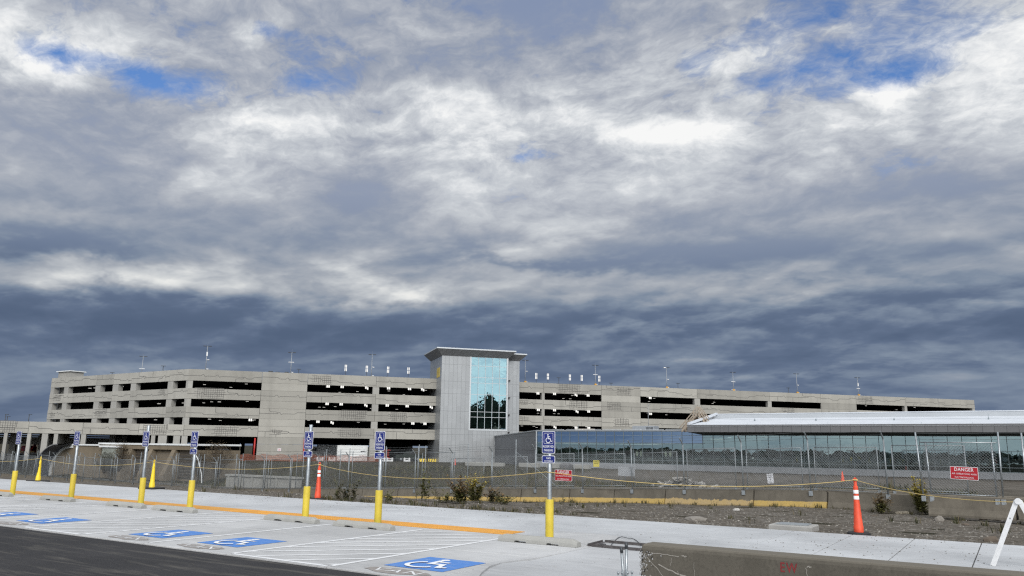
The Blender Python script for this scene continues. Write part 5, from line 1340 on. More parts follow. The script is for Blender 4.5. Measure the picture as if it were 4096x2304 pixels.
for k in range(n + 1):
    s = -.5 + 30.5 * k / n; v = -7.5 - .9 * math.sin(k * .4); zb_ = land(*gpt(s, v, 0).xy) - .02; hh = 1.0 + .12 * math.sin(k * 1.3)
    p = gpt(s, v, 0); vs += [(p.x, p.y, zb_), (p.x, p.y, zb_ + hh), (p.x + .01, p.y + .02, zb_ + hh), (p.x + .01, p.y + .02, zb_)]
mb.add(vs, [(4 * k + i, 4 * k + (i + 1) % 4, 4 * k + 4 + (i + 1) % 4, 4 * k + 4 + i) for k in range(n) for i in range(4)])
def netting():
    m = bpy.data.materials.new('orange_netting'); m.use_nodes = True; nt = m.node_tree; nt.nodes.clear(); T = NT(nt)
    out = T.n('ShaderNodeOutputMaterial'); mx = T.n('ShaderNodeMixShader'); d_ = T.n('ShaderNodeBsdfDiffuse'); tr = T.n('ShaderNodeBsdfTransparent'); d_.inputs[0].default_value = (.30, .10, .06, 1)
    p = T.sep(T.geo_pos()); a = T.math('FRACT', T.math('MULTIPLY', T.math('ADD', p[0], p[1]), 9.0)); b = T.math('FRACT', T.math('MULTIPLY', p[2], 12.0))
    f = T.math('MAXIMUM', T.math('LESS_THAN', a, .25), T.math('LESS_THAN', b, .3)); T.l(f, mx.inputs[0]); T.l(tr.outputs[0], mx.inputs[1]); T.l(d_.outputs[0], mx.inputs[2]); T.l(mx.outputs[0], out.inputs[0]); return m
tag(mb.build('safety_netting', netting()), 'sagging orange safety netting before the blank garage bay', 'netting')
def cone(p, h, label):
    t = thing('traffic_cone', label, 'traffic cone', p, 0, 'far orange cones on the site'); mb = MB(); mb.lathe([(.17, .04), (.16, .06), (.035, h)], 12); mb.build('cone_body', M['orange'], t); mb = MB(); mb.box(-.22, .22, -.22, .22, 0, .04); mb.build('cone_base', M['rubber'], t)
p = on_y(1024 + 2000 / 2.5156, 1350 + 1295 / 2.5156, 75); p.z = land(p.x, p.y); cone(p, .95, 'far orange cone on the bank below the tower')
p = on_y(3072 + 750 / 2.5156, 1350 + 1408 / 2.5156, 58); p.z = land(p.x, p.y); cone(p, .85, 'far orange cone on bare earth before the right end of the glass building')
# ------------------------------------------------------------------ terminal: long glass concourse parallel to the row
TR = thing('terminal_building', 'low glass terminal building with overhanging grey fascia and white sloped roof', 'terminal building', (-20, 81, -.65))
B = Vector((20, -81, .65))
def tb(mb, x0, x1, y0, y1, z0, z1, mat=0): mb.box(x0 + B.x, x1 + B.x, y0 + B.y, y1 + B.y, z0 + B.z, z1 + B.z, mat)
XL, XC, XR = -48.45, -24.2, 34.0
M['parapet'] = simple('grey_parapet_metal', (.33, .35, .37), .45, .4, .06)
M['plinth'] = cladding('plinth_panels', (.37, .385, .40), 2.66, (), .03, .7)
M['fascia'] = cladding('fascia_panels', (.175, .175, .18), 1.0, (), .04, .45)
M['graywall'] = cladding('dark_ribbed_wall', (.145, .155, .175), .62, (1.55, 3.55), .07, .4)
M['membrane'] = simple('white_roof_membrane', (.58, .61, .65), .55, 0, .06, .4)
M['membrane_up'] = simple('grey_white_roof_wall', (.37, .395, .42), .6, 0, .06, .4)
M['mull'] = simple('mullion_metal', (.24, .285, .30), .4, .5, .05)
M['glass_blue'] = coated_glass('blue_spandrel_glass', (.50, .40, .54, .72), (.04, .06, .09), .003, .6)
M['glass_green'] = coated_glass('green_vision_glass', (.42, .50, .66, .66), (.36, .46, .44), .004, .6)
mb = MB(); tb(mb, XL, XR, 80.75, 81.3, -1.3, 0.04); mb.build('plinth', M['plinth'], TR)
mb = MB(); tb(mb, XL - .05, XC, 80.9, 81.3, 4.2, 4.36); mb.build('parapet_cap', M['parapet'], TR)
mb = MB(); tb(mb, XL - .02, XL + .12, 80.88, 81.2, .04, 4.2); mb.build('corner_trim', M['trim'], TR)
# ribbed metal wall running back from the corner to the tower
C0 = Vector((XL, 81.0)); C1 = Vector((-67.6, 98.9)); dv = (C1 - C0); Lw = dv.length
for nm, z0, f0, f1 in (('ribbed_wall', -1.2, 4.2, 3.72),):
    o = MB(); o.add([(0, 0, z0), (Lw, 0, z0), (Lw, 0, f1), (0, 0, f0), (0, -.3, z0), (Lw, -.3, z0), (Lw, -.3, f1), (0, -.3, f0)], [(0, 1, 2, 3), (7, 6, 5, 4), (3, 2, 6, 7), (0, 3, 7, 4), (1, 5, 6, 2)])
    wl_ = o.build(nm, M['graywall'], TR); wl_.location = (C0.x + B.x, C0.y + B.y, B.z); wl_.rotation_euler = (0, 0, math.atan2(dv.y, dv.x))
    o = MB(); o.add([(0, .12, f0), (Lw, .12, f1), (Lw, -.5, f1), (0, -.5, f0), (0, .12, f0 + .16), (Lw, .12, f1 + .13), (Lw, -.5, f1 + .13), (0, -.5, f0 + .16)], [(0, 3, 2, 1), (4, 5, 6, 7), (0, 1, 5, 4), (1, 2, 6, 5), (2, 3, 7, 6), (3, 0, 4, 7)])
    o.build('wall_cap', M['parapet'], wl_)
# curtain wall
NL = int((XR - XL) / 1.3333); xs_ = [XL + .12] + [-39.11 + 1.3333 * k for k in range(-6, 56) if XL + .6 < -39.11 + 1.3333 * k < XR]
mb = MB()
for x in xs_: tb(mb, x - .024, x + .024, 80.93, 81.08, .02, 4.2 if x < XC else 3.68)
rows_l = (.53, 2.05, 2.68, 3.67); rows_r = (.53,)
for z in (.06, .53): tb(mb, XL, XR, 80.95, 81.06, z - .028, z + .028)
for z in (2.68, 3.67, 4.17): tb(mb, XL, XC, 80.95, 81.06, z - .028, z + .028)
tb(mb, XL, XL + 6, 80.95, 81.06, 2.03, 2.08); tb(mb, -2.2, XR, 80.95, 81.06, 2.13, 2.18)
mb.build('mullions', M['mull'], TR)
def pane(x0, x1, z0, z1, m):
    mb = MB(); e = .0
    mb.quad((x0 + .03 + B.x, 81.0 + B.y, z0 + B.z), (x1 - .03 + B.x, 81.0 + B.y, z0 + B.z), (x1 - .03 + B.x, 81.0 + B.y, z1 + B.z), (x0 + .03 + B.x, 81.0 + B.y, z1 + B.z)); return mb.build('pane', m, TR, fix=False)
# one glazed strip per bay: the panes of one window stay together
for a, b in zip(xs_, xs_[1:]):
    if b <= XC + 1.0:
        pane(a, b, 2.71, 4.15, M['glass_blue']); pane(a, b, .09, 2.65, M['glass_green'])
    else: pane(a, b, .09, 3.68, M['glass_green'])
# interior seen through the glass
M['room_dark'] = simple('dim_interior', (.13, .16, .15), .8, 0, .2, .5); M['room_floor'] = simple('interior_floor', (.16, .16, .155), .3, 0, .2, .5)
mb = MB(); tb(mb, XL + .5, XR, 87.5, 87.8, .0, 4.2); tb(mb, XL + .5, XC, 81.2, 87.5, 2.60, 2.75); tb(mb, XC, XR, 81.3, 87.5, 3.7, 3.9); tb(mb, XL + .4, XL + .6, 81.2, 87.5, 0, 4.2); tb(mb, XR - .2, XR, 81.2, 87.5, 0, 4); mb.build('inner_room', M['room_dark'], TR)
mb = MB(); tb(mb, XL + .5, XR, 81.3, 87.5, -.05, .02); mb.build('room_floor', M['room_floor'], TR)
mb = MB()
for x in (-46, -43, -40.5, -36.5, -28.8, -22.6, -13.5, 3.0, 9.2, 15): tb(mb, x, x + .5, 82.4, 82.9, 0, 3.7 if x > XC else 2.6)
mb.build('inner_column', simple('teal_column', (.16, .24, .25), .6), TR)
mb = MB()
for x in (-21.9, -17.3, -12.5): tb(mb, x, x + .05, 83, 84.3, 3.45, 3.5)
for y in (82.0, ): tb(mb, XL + 1, -30, y, y + .06, 2.50, 2.55)
mb.build('strip_light', M['led_small'], TR)
# pictograms on a lit sign inside
def picto(x, skirt):
    mb = MB(); y = 82.6; f = lambda a, b: (x + a + B.x, y + B.y, 1.0 + b + B.z)
    disc2d(mb, 0, .62, .075, f, 10); strip2d(mb, [(0, .53), (0, .30)], .22, f)
    for s in (-1, 1): strip2d(mb, [(s * .14, .53), (s * .15, .28)], .055, f); strip2d(mb, [(s * .06, .32), (s * .06, 0)], .08, f)
    if skirt: mb.add([f(-.12, .38), f(.12, .38), f(.18, .18), f(-.18, .18)], [(0, 1, 2, 3)])
    mb.build('restroom_pictogram', M['pictogram'], TR)
for x, s in ((-33.4, 0), (-29.95, 0), (-29.35, 1), (-33.95, 1)): picto(x, s)
mb = MB(); put_text(mb, 'HoweSwayVillas', .2, lambda a, b: (-23.0 + a + B.x, 82.2 + B.y, 3.22 + b + B.z), 0, 0, .01, 1.0, 1.65, .26); mb.build('lit_lettering', M['pictogram'], TR)
mb = MB(); mb.lathe([(.01, -.1), (.08, -.06), (.1, 0), (.08, .06), (.01, .1)], 12, (-18.75 + B.x, 82.5 + B.y, 1.02 + B.z)); mb.build('globe_lamp', M['led'], TR)
# seats and counters, dark shapes
mb = MB(); rng = random.Random(4)
for k in range(46):
    x = XL + 2 + k * 1.7; w_ = rng.uniform(.5, 1.2); tb(mb, x, x + w_, 84, 84.6, .02, rng.choice((.45, .8, .9, 1.1)))
mb.build('seating', M['rubber'], TR)
# fascia, soffit and roof of the canopy
YF = 75.0
mb = MB(); tb(mb, XC, XR, YF, YF + .3, 3.95, 4.60); mb.build('fascia', M['fascia'], TR)
mb = MB(); tb(mb, XC - .0, XC + .3, YF + .3, 81.2, 3.95, 4.60); mb.build('fascia', M['fascia'], TR)
mb = MB(); tb(mb, XC - .05, XR, YF - .05, YF + .3, 4.63, 4.78); tb(mb, XC - .05, XC + .3, YF + .3, 81.2, 4.63, 4.78); mb.build('roof_edge', M['fascia'], TR)
mb = MB(); tb(mb, XC - .03, XR, YF - .07, YF + .2, 4.603, 4.627); mb.build('drip_edge', M['trim'], TR)
mb = MB(); P_ = lambda x, y, z: (x + B.x, y + B.y, z + B.z)
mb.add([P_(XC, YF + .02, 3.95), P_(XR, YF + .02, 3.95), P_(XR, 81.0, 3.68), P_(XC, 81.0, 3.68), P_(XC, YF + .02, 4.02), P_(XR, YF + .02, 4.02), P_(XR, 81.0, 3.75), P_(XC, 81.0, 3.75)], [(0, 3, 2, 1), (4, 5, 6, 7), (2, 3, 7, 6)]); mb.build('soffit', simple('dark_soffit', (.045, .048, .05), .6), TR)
mb = MB(); YR, ZR = 84.0, 5.87
mb.add([P_(XC + .05, YF + .1, 4.74), P_(XR, YF + .1, 4.74), P_(XR, YR, ZR), P_(XC + .3, YR, ZR)], [(0, 1, 2, 3)]); mb.build('roof_slope', M['membrane'], TR, fix=False)
mb = MB(); mb.add([P_(XC + .3, YR, ZR), P_(XR, YR, ZR), P_(XR, YR + .15, 6.40), P_(XC + .65, YR + .15, 6.40), P_(XR, YR + 9, 6.40), P_(XC + .7, YR + 9, 6.40)], [(0, 1, 2, 3), (3, 2, 4, 5)]); mb.build('roof_upstand', M['membrane_up'], TR, fix=False)
mb = MB(); mb.bar(P_(XC + .05, YF + .15, 4.90), P_(XC + .65, YR + .15, 6.47), .22, .26); mb.bar(P_(XC + .6, YR + .18, 6.42), P_(XR, YR + .18, 6.42), .16, .10); mb.build('roof_curb', M['membrane'], TR)
mb = MB(); mb.add([P_(XC + .06, YF + .2, 3.9), P_(XC + .06, YR + 9, 3.9), P_(XC + .06, YR + 9, 6.39), P_(XC + .06, YR + .2, 6.39), P_(XC + .06, YF + .2, 4.8)], [(0, 1, 2, 3, 4)]); mb.build('roof_gable', M['membrane'], TR, fix=False)
for x, yy, h in ((-17.7, 80.2, .35), (-10.7, 80, .28), (-2.6, 80, .28), (6.2, 80.2, .62)):
    z = 4.74 + (yy - YF) * .1256; mb = MB(); mb.box(x - .07 + B.x, x + .07 + B.x, yy - .07 + B.y, yy + .07 + B.y, z + B.z, z + .16 + B.z); mb.tube(P_(x, yy, z + .1), P_(x, yy, z + h), .018, 6); mb.build('roof_anchor', M['mull'], TR)
mb = MB()
for x in (-22, -17.3, -13, -8.6, -4.1, .4, 4.9, 9.4): mb.tube(P_(x, 75.5, 4.78), P_(x, 75.5, 4.98), .012, 5)
pts_ = [(-23, 82.6), (-17.7, 80.3), (-10.7, 80.15), (-2.6, 80.1), (6.2, 80.2), (12, 80)]
for (a, b), (c, d_) in zip(pts_, pts_[1:]): mb.tube(P_(a, b, 4.84 + (b - YF) * .1256), P_(c, d_, 4.84 + (d_ - YF) * .1256), .012, 5)
mb.build('roof_cable', M['mull'], TR)
mb = MB(); tb(mb, XL + .5, XC, 81.2, 99, 4.0, 4.1); mb.build('flat_roof', M['membrane_up'], TR)
# ------------------------------------------------------------------ on the flat roof: guard rails, a unit, a mast, a wooden stair
def rail(x0, x1, label):
    mb = MB(); z0, z1 = 4.12, 4.46; r_ = .14; y = 82.0
    mb.path([(x0, y, z0), (x0, y, z1 - r_), (x0 + r_ * .3, y, z1 - r_ * .3), (x0 + r_, y, z1), (x1 - r_, y, z1), (x1 - r_ * .3, y, z1 - r_ * .3), (x1, y, z1 - r_), (x1, y, z0)], .028, 6)
    o = mb.build('guard_rail', M['trim']); o2 = Vector(((x0 + x1) / 2, y, z0)); tag(o, label, 'guard rail', 'bent pipe guard rails on the flat roof')
for i, (a, b) in enumerate(((-47.8, -44.6), (-44.3, -41.6), (-41.4, -38.9), (-38.7, -35.9), (-35.6, -33.0), (-32.8, -29.9), (-29.7, -27.1), (-26.9, -24.5))):
    rail(a, b, 'bent white guard rail along the flat roof edge')
t = thing('rooftop_unit', 'low grey ventilation unit on the flat glass building roof', 'rooftop unit', (-34.0, 86, 4.1))
mb = MB(); mb.cbox(-1.7, 1.5, -.8, .8, 0, .92, .04); mb.build('unit_casing', M['parapet'], t); mb = MB()
for k in range(6): mb.box(.3 + k * .18, .4 + k * .18, -.82, -.801, .15, .75)
mb.build('louvre', M['dark_metal'], t)
t = thing('crate_stack', 'pale boxed material lying on the left part of the flat roof', 'building material', (-43.2, 86, 4.1))
mb = MB(); mb.box(-2.0, 2.0, -.5, .5, 0, .34); mb.box(-1.6, 1.2, -.4, .4, .34, .56); mb.build('boards', simple('pale_boards', (.42, .39, .34), .8, 0, .15, 3), t); mb = MB(); mb.tube((-1.0, -.4, .5), (-1.0, -.4, 1.2), .02, 5); mb.build('upright_bar', M['mull'], t)
t = thing('lamp_mast', 'thin bare mast rising from the flat roof before the garage', 'lamp mast', (-34.3, 87.5, 4.1)); mb = MB(); mb.tube((0, 0, 0), (0, 0, 3.9), .04, 6, .03); mb.build('mast_pole', M['mast'], t); mb = MB(); mb.box(-.05, .4, -.04, .04, 3.84, 3.9); mb.build('lamp_head', M['mast'], t)
t = thing('wooden_stair', 'makeshift timber stair climbing over the white roof edge', 'stair', (-24.5, 79.8, 4.1)); O_ = Vector((-24.5, 79.8, 4.1))
for y in (-.45, .45):
    mb = MB(); a = Vector((-2.0, y, .0)); b = Vector((.10, y, 2.2)); c = Vector((1.1, y, .95))
    mb.bar(a, b, .06, .20, 0); mb.bar(b, c, .06, .18, 0); mb.build('stringer', M['wood'], t)
    mb = MB(); up_ = Vector((0, 0, .85)); mb.bar(a + Vector((-.3, 0, .45)), b + up_, .06, .12, 0); mb.bar(b + up_, c + Vector((.1, 0, .75)), .05, .11, 0); mb.bar(a + Vector((.0, 0, .15)), b + up_ * .5, .05, .11); mb.bar(b + up_ * .55, c + Vector((.1, 0, .35)), .05, .10); mb.build('hand_rail', M['wood'], t)
    for p, h in ((Vector((-1.45, y, -.05)), 1.5), (Vector((-.42, y, .2)), 2.35), (Vector((.35, y, .7)), 1.6), (Vector((.9, y, .6)), 1.25)):
        mb = MB(); mb.bar(p, p + Vector((0, 0, h)), .09, .09, 0, up=(0, 1, 0)); mb.build('post', M['wood'], t)
for k in range(9): mb = MB(); f = k / 9; mb.box(-2.0 + 2.1 * f, -1.75 + 2.1 * f, -.45, .45, 2.2 * f + .05, 2.2 * f + .09); mb.build('tread', M['wood'], t)
for k in range(5): mb = MB(); f = k / 5; mb.box(.10 + 1.0 * f, .38 + 1.0 * f, -.45, .45, 2.2 - 1.25 * f, 2.24 - 1.25 * f); mb.build('tread', M['wood'], t)
mb = MB(); mb.box(-.9, -.1, .38, .42, .1, 1.7); mb.box(.2, .9, .38, .42, .6, 1.5); mb.bar((-.3, -.3, .2), (.4, -.3, 1.3), .07); mb.bar((.5, -.3, .6), (.0, -.3, 1.5), .07); mb.build('plywood_side', M['plywood'], t)
mb = MB(); mb.box(.9, 2.0, -.6, .5, .76, .92); mb.box(1.6, 2.3, -.5, .3, .92, .97); mb.build('landing', M['wood'], t)
# ------------------------------------------------------------------ loose concrete blocks and rubble before the terminal
def block(px, py, w_, h, d_, label):
    p = on_y(px, py, 76.5); o = MB(); o.cbox(-w_ / 2, w_ / 2, -d_ / 2, d_ / 2, -.3, h, .04); o = o.build('concrete_block', M['headwall']); o.location = (p.x, 76.5, p.z); return tag(o, label, 'concrete block', 'pale concrete blocks before the glass building')
def r5(x, y): return 1850 + x / 5.03125, 1680 + y / 5.03125
block(*r5(450, 980), 6.3, .85, .6, 'long pale concrete block below the end of the ribbed wall')
block(*r5(1345, 950), 3.0, .55, .6, 'pale concrete block at the corner of the glass building, behind the sign')
block(*r5(1880, 960), 2.6, .55, .6, 'pale concrete block right of the nearest parking sign')
block(*r5(2370, 965), 2.8, .42, .6, 'low concrete block farthest right before the glass')
t = thing('rubble_pile', 'heap of broken grey and white rubble and twigs on the bank', 'rubble pile', (0, 0, 0))
p = on_y(2048 + 1700 / 2.5156, 1728 + 470 / 2.5156, 44); p.z = land(p.x, p.y); t.location = p
rng = random.Random(17); a_ = MB(); b_ = MB()
for _ in range(150):
    x = rng.gauss(.6, 1.6); hgt = max(0, 1.0 - abs(x - .2) * .32) * rng.random(); s = rng.uniform(.06, .2); (a_ if rng.random() < .55 else b_).bar((x, rng.gauss(0, .4), hgt), (x + rng.uniform(-.35, .35), rng.gauss(0, .4), hgt + rng.uniform(-.05, .2)), s, s * .6)
a_.build('pale_rubble', simple('pale_rubble', (.40, .39, .37), .9, 0, .3, 3), t); b_.build('grey_rubble', simple('grey_rubble', (.20, .19, .175), .9, 0, .3, 3), t)
a_ = MB()
for _ in range(24): x = rng.gauss(-.1, .5); a_.bar((x, 0, .2), (x + rng.uniform(-.5, .5), rng.gauss(0, .3), rng.uniform(.6, 1.5)), .025)
a_.build('twigs', M['stem'], t)
for k, (px, lb) in enumerate(((545, 'grey tarp bundle beside a concrete block, behind the fence'),)):
    p = on_y(2048 + px / 2.5156, 1728 + 365 / 2.5156, 74); p.z = land(p.x, p.y); mb = MB(); mb.cbox(-.7, .7, -.5, .5, 0, .7, .25); o = mb.build('tarp_bundle', simple('grey_tarp', (.13, .13, .135), .7, 0, .3, 3)); o.location = p; tag(o, lb, 'bundle')
# ------------------------------------------------------------------ the place behind the camera that the glass mirrors: a far wooded rise
mb = MB(); rng = random.Random(30)
M['wood_far'] = simple('far_wood', (.020, .026, .014), .95, 0, .35, .05)
for _ in range(900):
    a = rng.uniform(R(185), R(355)); dist = rng.uniform(170, 320); x, y = dist * math.cos(a), dist * math.sin(a)
    tall = 1.0
    r_ = rng.uniform(2.0, 3.6); h = rng.uniform(1.4, 3.2) * tall
    n = 7; ring = []
    for lv, (f, q) in enumerate(((.0, .7), (.3, 1.1), (.6, 1.0), (.85, .6), (1.0, .15))):
        ring += [(x + r_ * q * rng.uniform(.7, 1.25) * math.cos(2 * PI * i / n + lv * .4), y + r_ * q * rng.uniform(.7, 1.25) * math.sin(2 * PI * i / n + lv * .4), -.5 + h * f * rng.uniform(.95, 1.08)) for i in range(n)]
    mb.add(ring, [(k * n + i, k * n + (i + 1) % n, (k + 1) * n + (i + 1) % n, (k + 1) * n + i) for k in range(4) for i in range(n)])
for _ in range(330):
    x, y = rng.uniform(130, 230), rng.uniform(-95, 35); r_ = rng.uniform(3, 6); h = rng.uniform(15, 27); n = 7; ring = []
    for lv, (f, q) in enumerate(((.0, .5), (.3, 1.1), (.6, 1.0), (.85, .6), (1.0, .15))):
        ring += [(x + r_ * q * rng.uniform(.7, 1.25) * math.cos(2 * PI * i / n + lv * .4), y + r_ * q * rng.uniform(.7, 1.25) * math.sin(2 * PI * i / n + lv * .4), -.8 + h * f * rng.uniform(.95, 1.08)) for i in range(n)]
    mb.add(ring, [(k * n + i, k * n + (i + 1) % n, (k + 1) * n + (i + 1) % n, (k + 1) * n + i) for k in range(4) for i in range(n)])
stuff(mb.build('treeline', M['wood_far'], fix=False), 'far dark treeline mirrored in the glass walls')
# ------------------------------------------------------------------ tunnel portal: low rendered building with a rounded end
TP = thing('tunnel_portal', 'low tan tunnel portal with curved dark hood and white coping at the left', 'tunnel portal', (-90, 45, -2.6))
B = Vector((90, -45, 2.6)); P_ = lambda x, y, z: (x + B.x, y + B.y, z + B.z)
curve = [(-101.2, 1.46), (-102.3, 1.38), (-103.3, 1.14), (-104.1, .80), (-104.75, .40), (-105.4, -.05), (-105.9, -.55), (-106.2, -1.1), (-106.35, -1.8), (-106.4, -2.9)]
mb = MB(); poly = [(-94.2, -2.9), (-94.2, 1.42)] + curve
mb.prism(poly, lambda p, k: P_(p[0], k, p[1]), 45.0, 52.0); mb.build('front_wall', M['portal'], TP)
def nrm(i):
    p, q = curve[max(i - 1, 0)], curve[min(i + 1, len(curve) - 1)]; l = math.hypot(q[0] - p[0], q[1] - p[1]); return ((q[1] - p[1]) / l, -(q[0] - p[0]) / l)
mb = MB()
for i, ((a, b), (c, d_)) in enumerate(zip(curve, curve[1:])):
    mb.hexa([*[P_(q[0] + k * q[2] * .20, y_, q[1] + k * q[3] * .20) for k in (.1, -2.1) for q, y_ in (((a, b, *nrm(i)), 44.82), ((c, d_, *nrm(i + 1)), 44.82), ((c, d_, *nrm(i + 1)), 45.1), ((a, b, *nrm(i)), 45.1))]])
mb.box(-101.2 + B.x, -94.0 + B.x, 44.82 + B.y, 52 + B.y, 1.38 + B.z, 1.56 + B.z)
mb.build('white_coping', M['white_paint'], TP)
hood = MB(); n = len(curve); vs = []
for y, e in ((42.9, .22), (45.0, .12)):
    for a, b in curve: vs.append(P_(a - .25 - e * .0, y, b + .12))
for y in (42.9, 45.0):
    for a, b in curve: vs.append(P_(a + .0, y, b - .02))
fs = [(i, i + 1, n + i + 1, n + i) for i in range(n - 1)] + [(2 * n + i, 3 * n + i, 3 * n + i + 1, 2 * n + i + 1) for i in range(n - 1)] + [(i, 2 * n + i, 2 * n + i + 1, i + 1) for i in range(n - 1)]
hood.add(vs, fs); hood.build('curved_hood', simple('dark_blue_sheet', (.045, .055, .085), .45, .1, .2, .6), TP)
mb = MB()
for (a, b), (c, d_) in zip(curve, curve[1:]): mb.bar(P_(a - .12, 42.86, b + .05), P_(c - .12, 42.86, d_ + .05), .07, .12)
mb.build('hood_edge', simple('grey_hood_edge', (.20, .20, .20), .7), TP)
mb = MB(); mb.box(-94.2 + B.x, -75.0 + B.x, 45.2 + B.y, 52 + B.y, -2.9 + B.z, 1.05 + B.z); mb.box(-94.2 + B.x, -75.0 + B.x, 44.6 + B.y, 45.2 + B.y, 1.06 + B.z, 1.58 + B.z)
for x in (-87.4, -83.0, -78.4): mb.prism([(44.6, 1.05), (45.2, 1.05), (45.2, -2.9), (43.3, -2.9), (43.3, -1.9)], lambda p, k: P_(k, p[0], p[1]), x, x + .75)
mb.build('buttressed_wall', M['portal'], TP)
mb = MB(); mb.box(-94.3 + B.x, -74.9 + B.x, 44.5 + B.y, 52 + B.y, 1.585 + B.z, 1.80 + B.z); mb.build('white_coping', M['white_paint'], TP)
mb = MB(); mb.box(-92.9 + B.x, -89.2 + B.x, 44.3 + B.y, 44.9 + B.y, -1.4 + B.z, 1.2 + B.z); bx_ = mb.build('pale_panel', simple('pale_green_panel', (.27, .29, .26), .8, 0, .2, .8), TP)
mb = MB(); mb.box(-93.4 + B.x, -88.8 + B.x, 44.1 + B.y, 44.99 + B.y, 1.21 + B.z, 1.44 + B.z); mb.build('panel_cap', M['white_paint'], bx_)
for x0, x1 in ((-86.5, -83.1), (-77.5, -75.1)):
    mb = MB()
    for k in range(9): z = -2.3 + k * .36; mb.hexa([P_(x0, 45.1, z), P_(x1, 45.1, z), P_(x1, 45.19, z), P_(x0, 45.19, z), P_(x0, 44.98, z + .22), P_(x1, 44.98, z + .22), P_(x1, 45.19, z + .26), P_(x0, 45.19, z + .26)])
    mb.build('louvre_bank', simple('brown_louvre', (.10, .085, .07), .7), TP)
# dry bushes against it
M['dry_twig'] = simple('dry_twig', (.075, .058, .042), .9, 0, .25, 3); M['dry_leaf'] = simple('dry_leaf', (.085, .062, .034), .9, 0, .35, 2); M['grey_leaf'] = simple('grey_leaf', (.050, .056, .038), .9, 0, .3, 2)
def dry_bush(p, h, w_, leaf, label, seed, nb=60, nl=900):
    t = thing('dry_bush', label, 'bush', p, 0, 'half bare bushes by the tunnel portal'); rg = random.Random(seed); st, lf = MB(), MB(); tips = []
    for _ in range(nb):
        a = rg.uniform(0, 6.28); b = rg.uniform(.05, 1) ** .7; q = [Vector((0, 0, 0))]
        for k in range(4):
            f = (k + 1) / 4; q.append(Vector((math.cos(a) * w_ * b * f ** 1.3 + rg.gauss(0, .06), math.sin(a) * w_ * .6 * b * f ** 1.3 + rg.gauss(0, .06), h * f * (1 - .45 * b ** 2) + rg.gauss(0, .05))))
        st.path(q, .014, 3); tips += q[2:]
        for _ in range(2): s = rg.choice(q[2:]); e = s + Vector((rg.gauss(0, .3), rg.gauss(0, .3), rg.uniform(.05, .45))); st.path([s, e], .008, 3); tips.append(e)
    for _ in range(nl):
        c = rg.choice(tips) + Vector((rg.gauss(0, .16), rg.gauss(0, .16), rg.gauss(0, .14))); d1 = Vector((rg.gauss(0, 1), rg.gauss(0, 1), rg.gauss(0, 1))).normalized() * rg.uniform(.04, .09); d2 = d1.cross(Vector((rg.gauss(0, 1), rg.gauss(0, 1), 1))).normalized() * d1.length * .6
        lf.add([c - d1, c + d2, c + d1, c - d2], [(0, 1, 2, 3)])
    st.build('branches', M['dry_twig'], t, fix=False); lf.build('foliage', leaf, t, fix=False)
dry_bush((-90.3, 43.4, -2.2), 2.6, 1.9, M['grey_leaf'], 'grey green bush in front of the pale panel on the portal', 1, 60, 1100)
dry_bush((-87.0, 43.4, -2.2), 3.6, 1.5, M['dry_leaf'], 'rusty creeper bush climbing the portal wall beside the buttress', 2, 60, 1300)
dry_bush((-72.0, 46.5, -2.2), 4.0, 2.6, M['dry_leaf'], 'large brown bush at the right end of the portal, before the dark garage bay', 3, 90, 1700)
dry_bush((-74.5, 45.8, -2.2), 2.8, 1.4, M['dry_leaf'], 'small brown bush tucked against the portal right end', 4, 50, 800)
mb = MB(); mb.path([(-74.3, 44.4, .95), (-73.6, 44.3, .75), (-73.0, 44.2, .40), (-72.4, 44.1, -.1), (-71.9, 44.0, -.8), (-71.5, 44.0, -1.6), (-71.3, 44.0, -2.6)], .06, 6); tag(mb.build('fallen_pipe', M['white_paint']), 'bent white pipe arching down out of the brown bush', 'pipe')
# ------------------------------------------------------------------ concrete headwall in the ditch
t = thing('concrete_headwall', 'pale concrete headwall with sunk panels in the ditch behind the fence', 'headwall', (-58, 37.5, -3.2))
a = on_y(992 - 100 / 5.03, 1700 + 1000 / 5.03, 37.5); b = on_y(992 + 1020 / 5.03, 1700 + 1010 / 5.03, 37.5); zt_ = a.z
mb = MB(); mb.box(a.x - 2.5 + 58, b.x + 58, 0, .5, 0, zt_ + 3.2 - .18); mb.build('wall', M['headwall'], t)
mb = MB(); mb.box(a.x - 2.6 + 58, b.x + .1 + 58, -.12, .6, zt_ + 3.2 - .176, zt_ + 3.2); mb.build('coping', M['headwall'], t)
mb = MB(); k = a.x - 2.2 + 58
while k < b.x + 58 - 1: mb.box(k, k + .28, -.09, -.004, 0, zt_ + 3.0); k += 1.75
mb.build('pilaster', M['headwall'], t)
def tree_clump(): pass
# ------------------------------------------------------------------ far left: barriers, lamp posts, red machine below the ramp
def r1(x, y): return x / 5.03125, 1640 + y / 5.03125
for i, (x0, x1) in enumerate(((-20, 230), (240, 530), (540, 720))):
    a, b = on_y(*r1(x0, 945), 56), on_y(*r1(x1, 945), 56); t = thing('concrete_barrier', 'pale concrete barrier below the ramp, ' + ('at the left edge', 'in the middle of three', 'next to the tunnel portal')[i], 'concrete barrier', ((a.x + b.x) / 2, 56, a.z - .85), 0, 'pale barriers below the ramp')
    w_ = (b.x - a.x) / 2 - .05; mb = MB(); jersey(mb, 2 * w_); bd = mb.build('barrier_body', M['headwall'], t); bd.location = (-w_, 0, .04)
t = thing('water_barrel', 'red barrel against the pale barrier at the left edge', 'barrel', on_y(*r1(88, 1010), 55.3)); mb = MB(); mb.lathe([(.24, 0), (.28, .2), (.28, .6), (.2, .85), (.08, .95)], 14); mb.build('barrel_body', M['red_paint'], t); mb = MB(); mb.lathe([(.30, .28), (.30, .36)], 14); mb.build('hoop', M['dark_metal'], t)
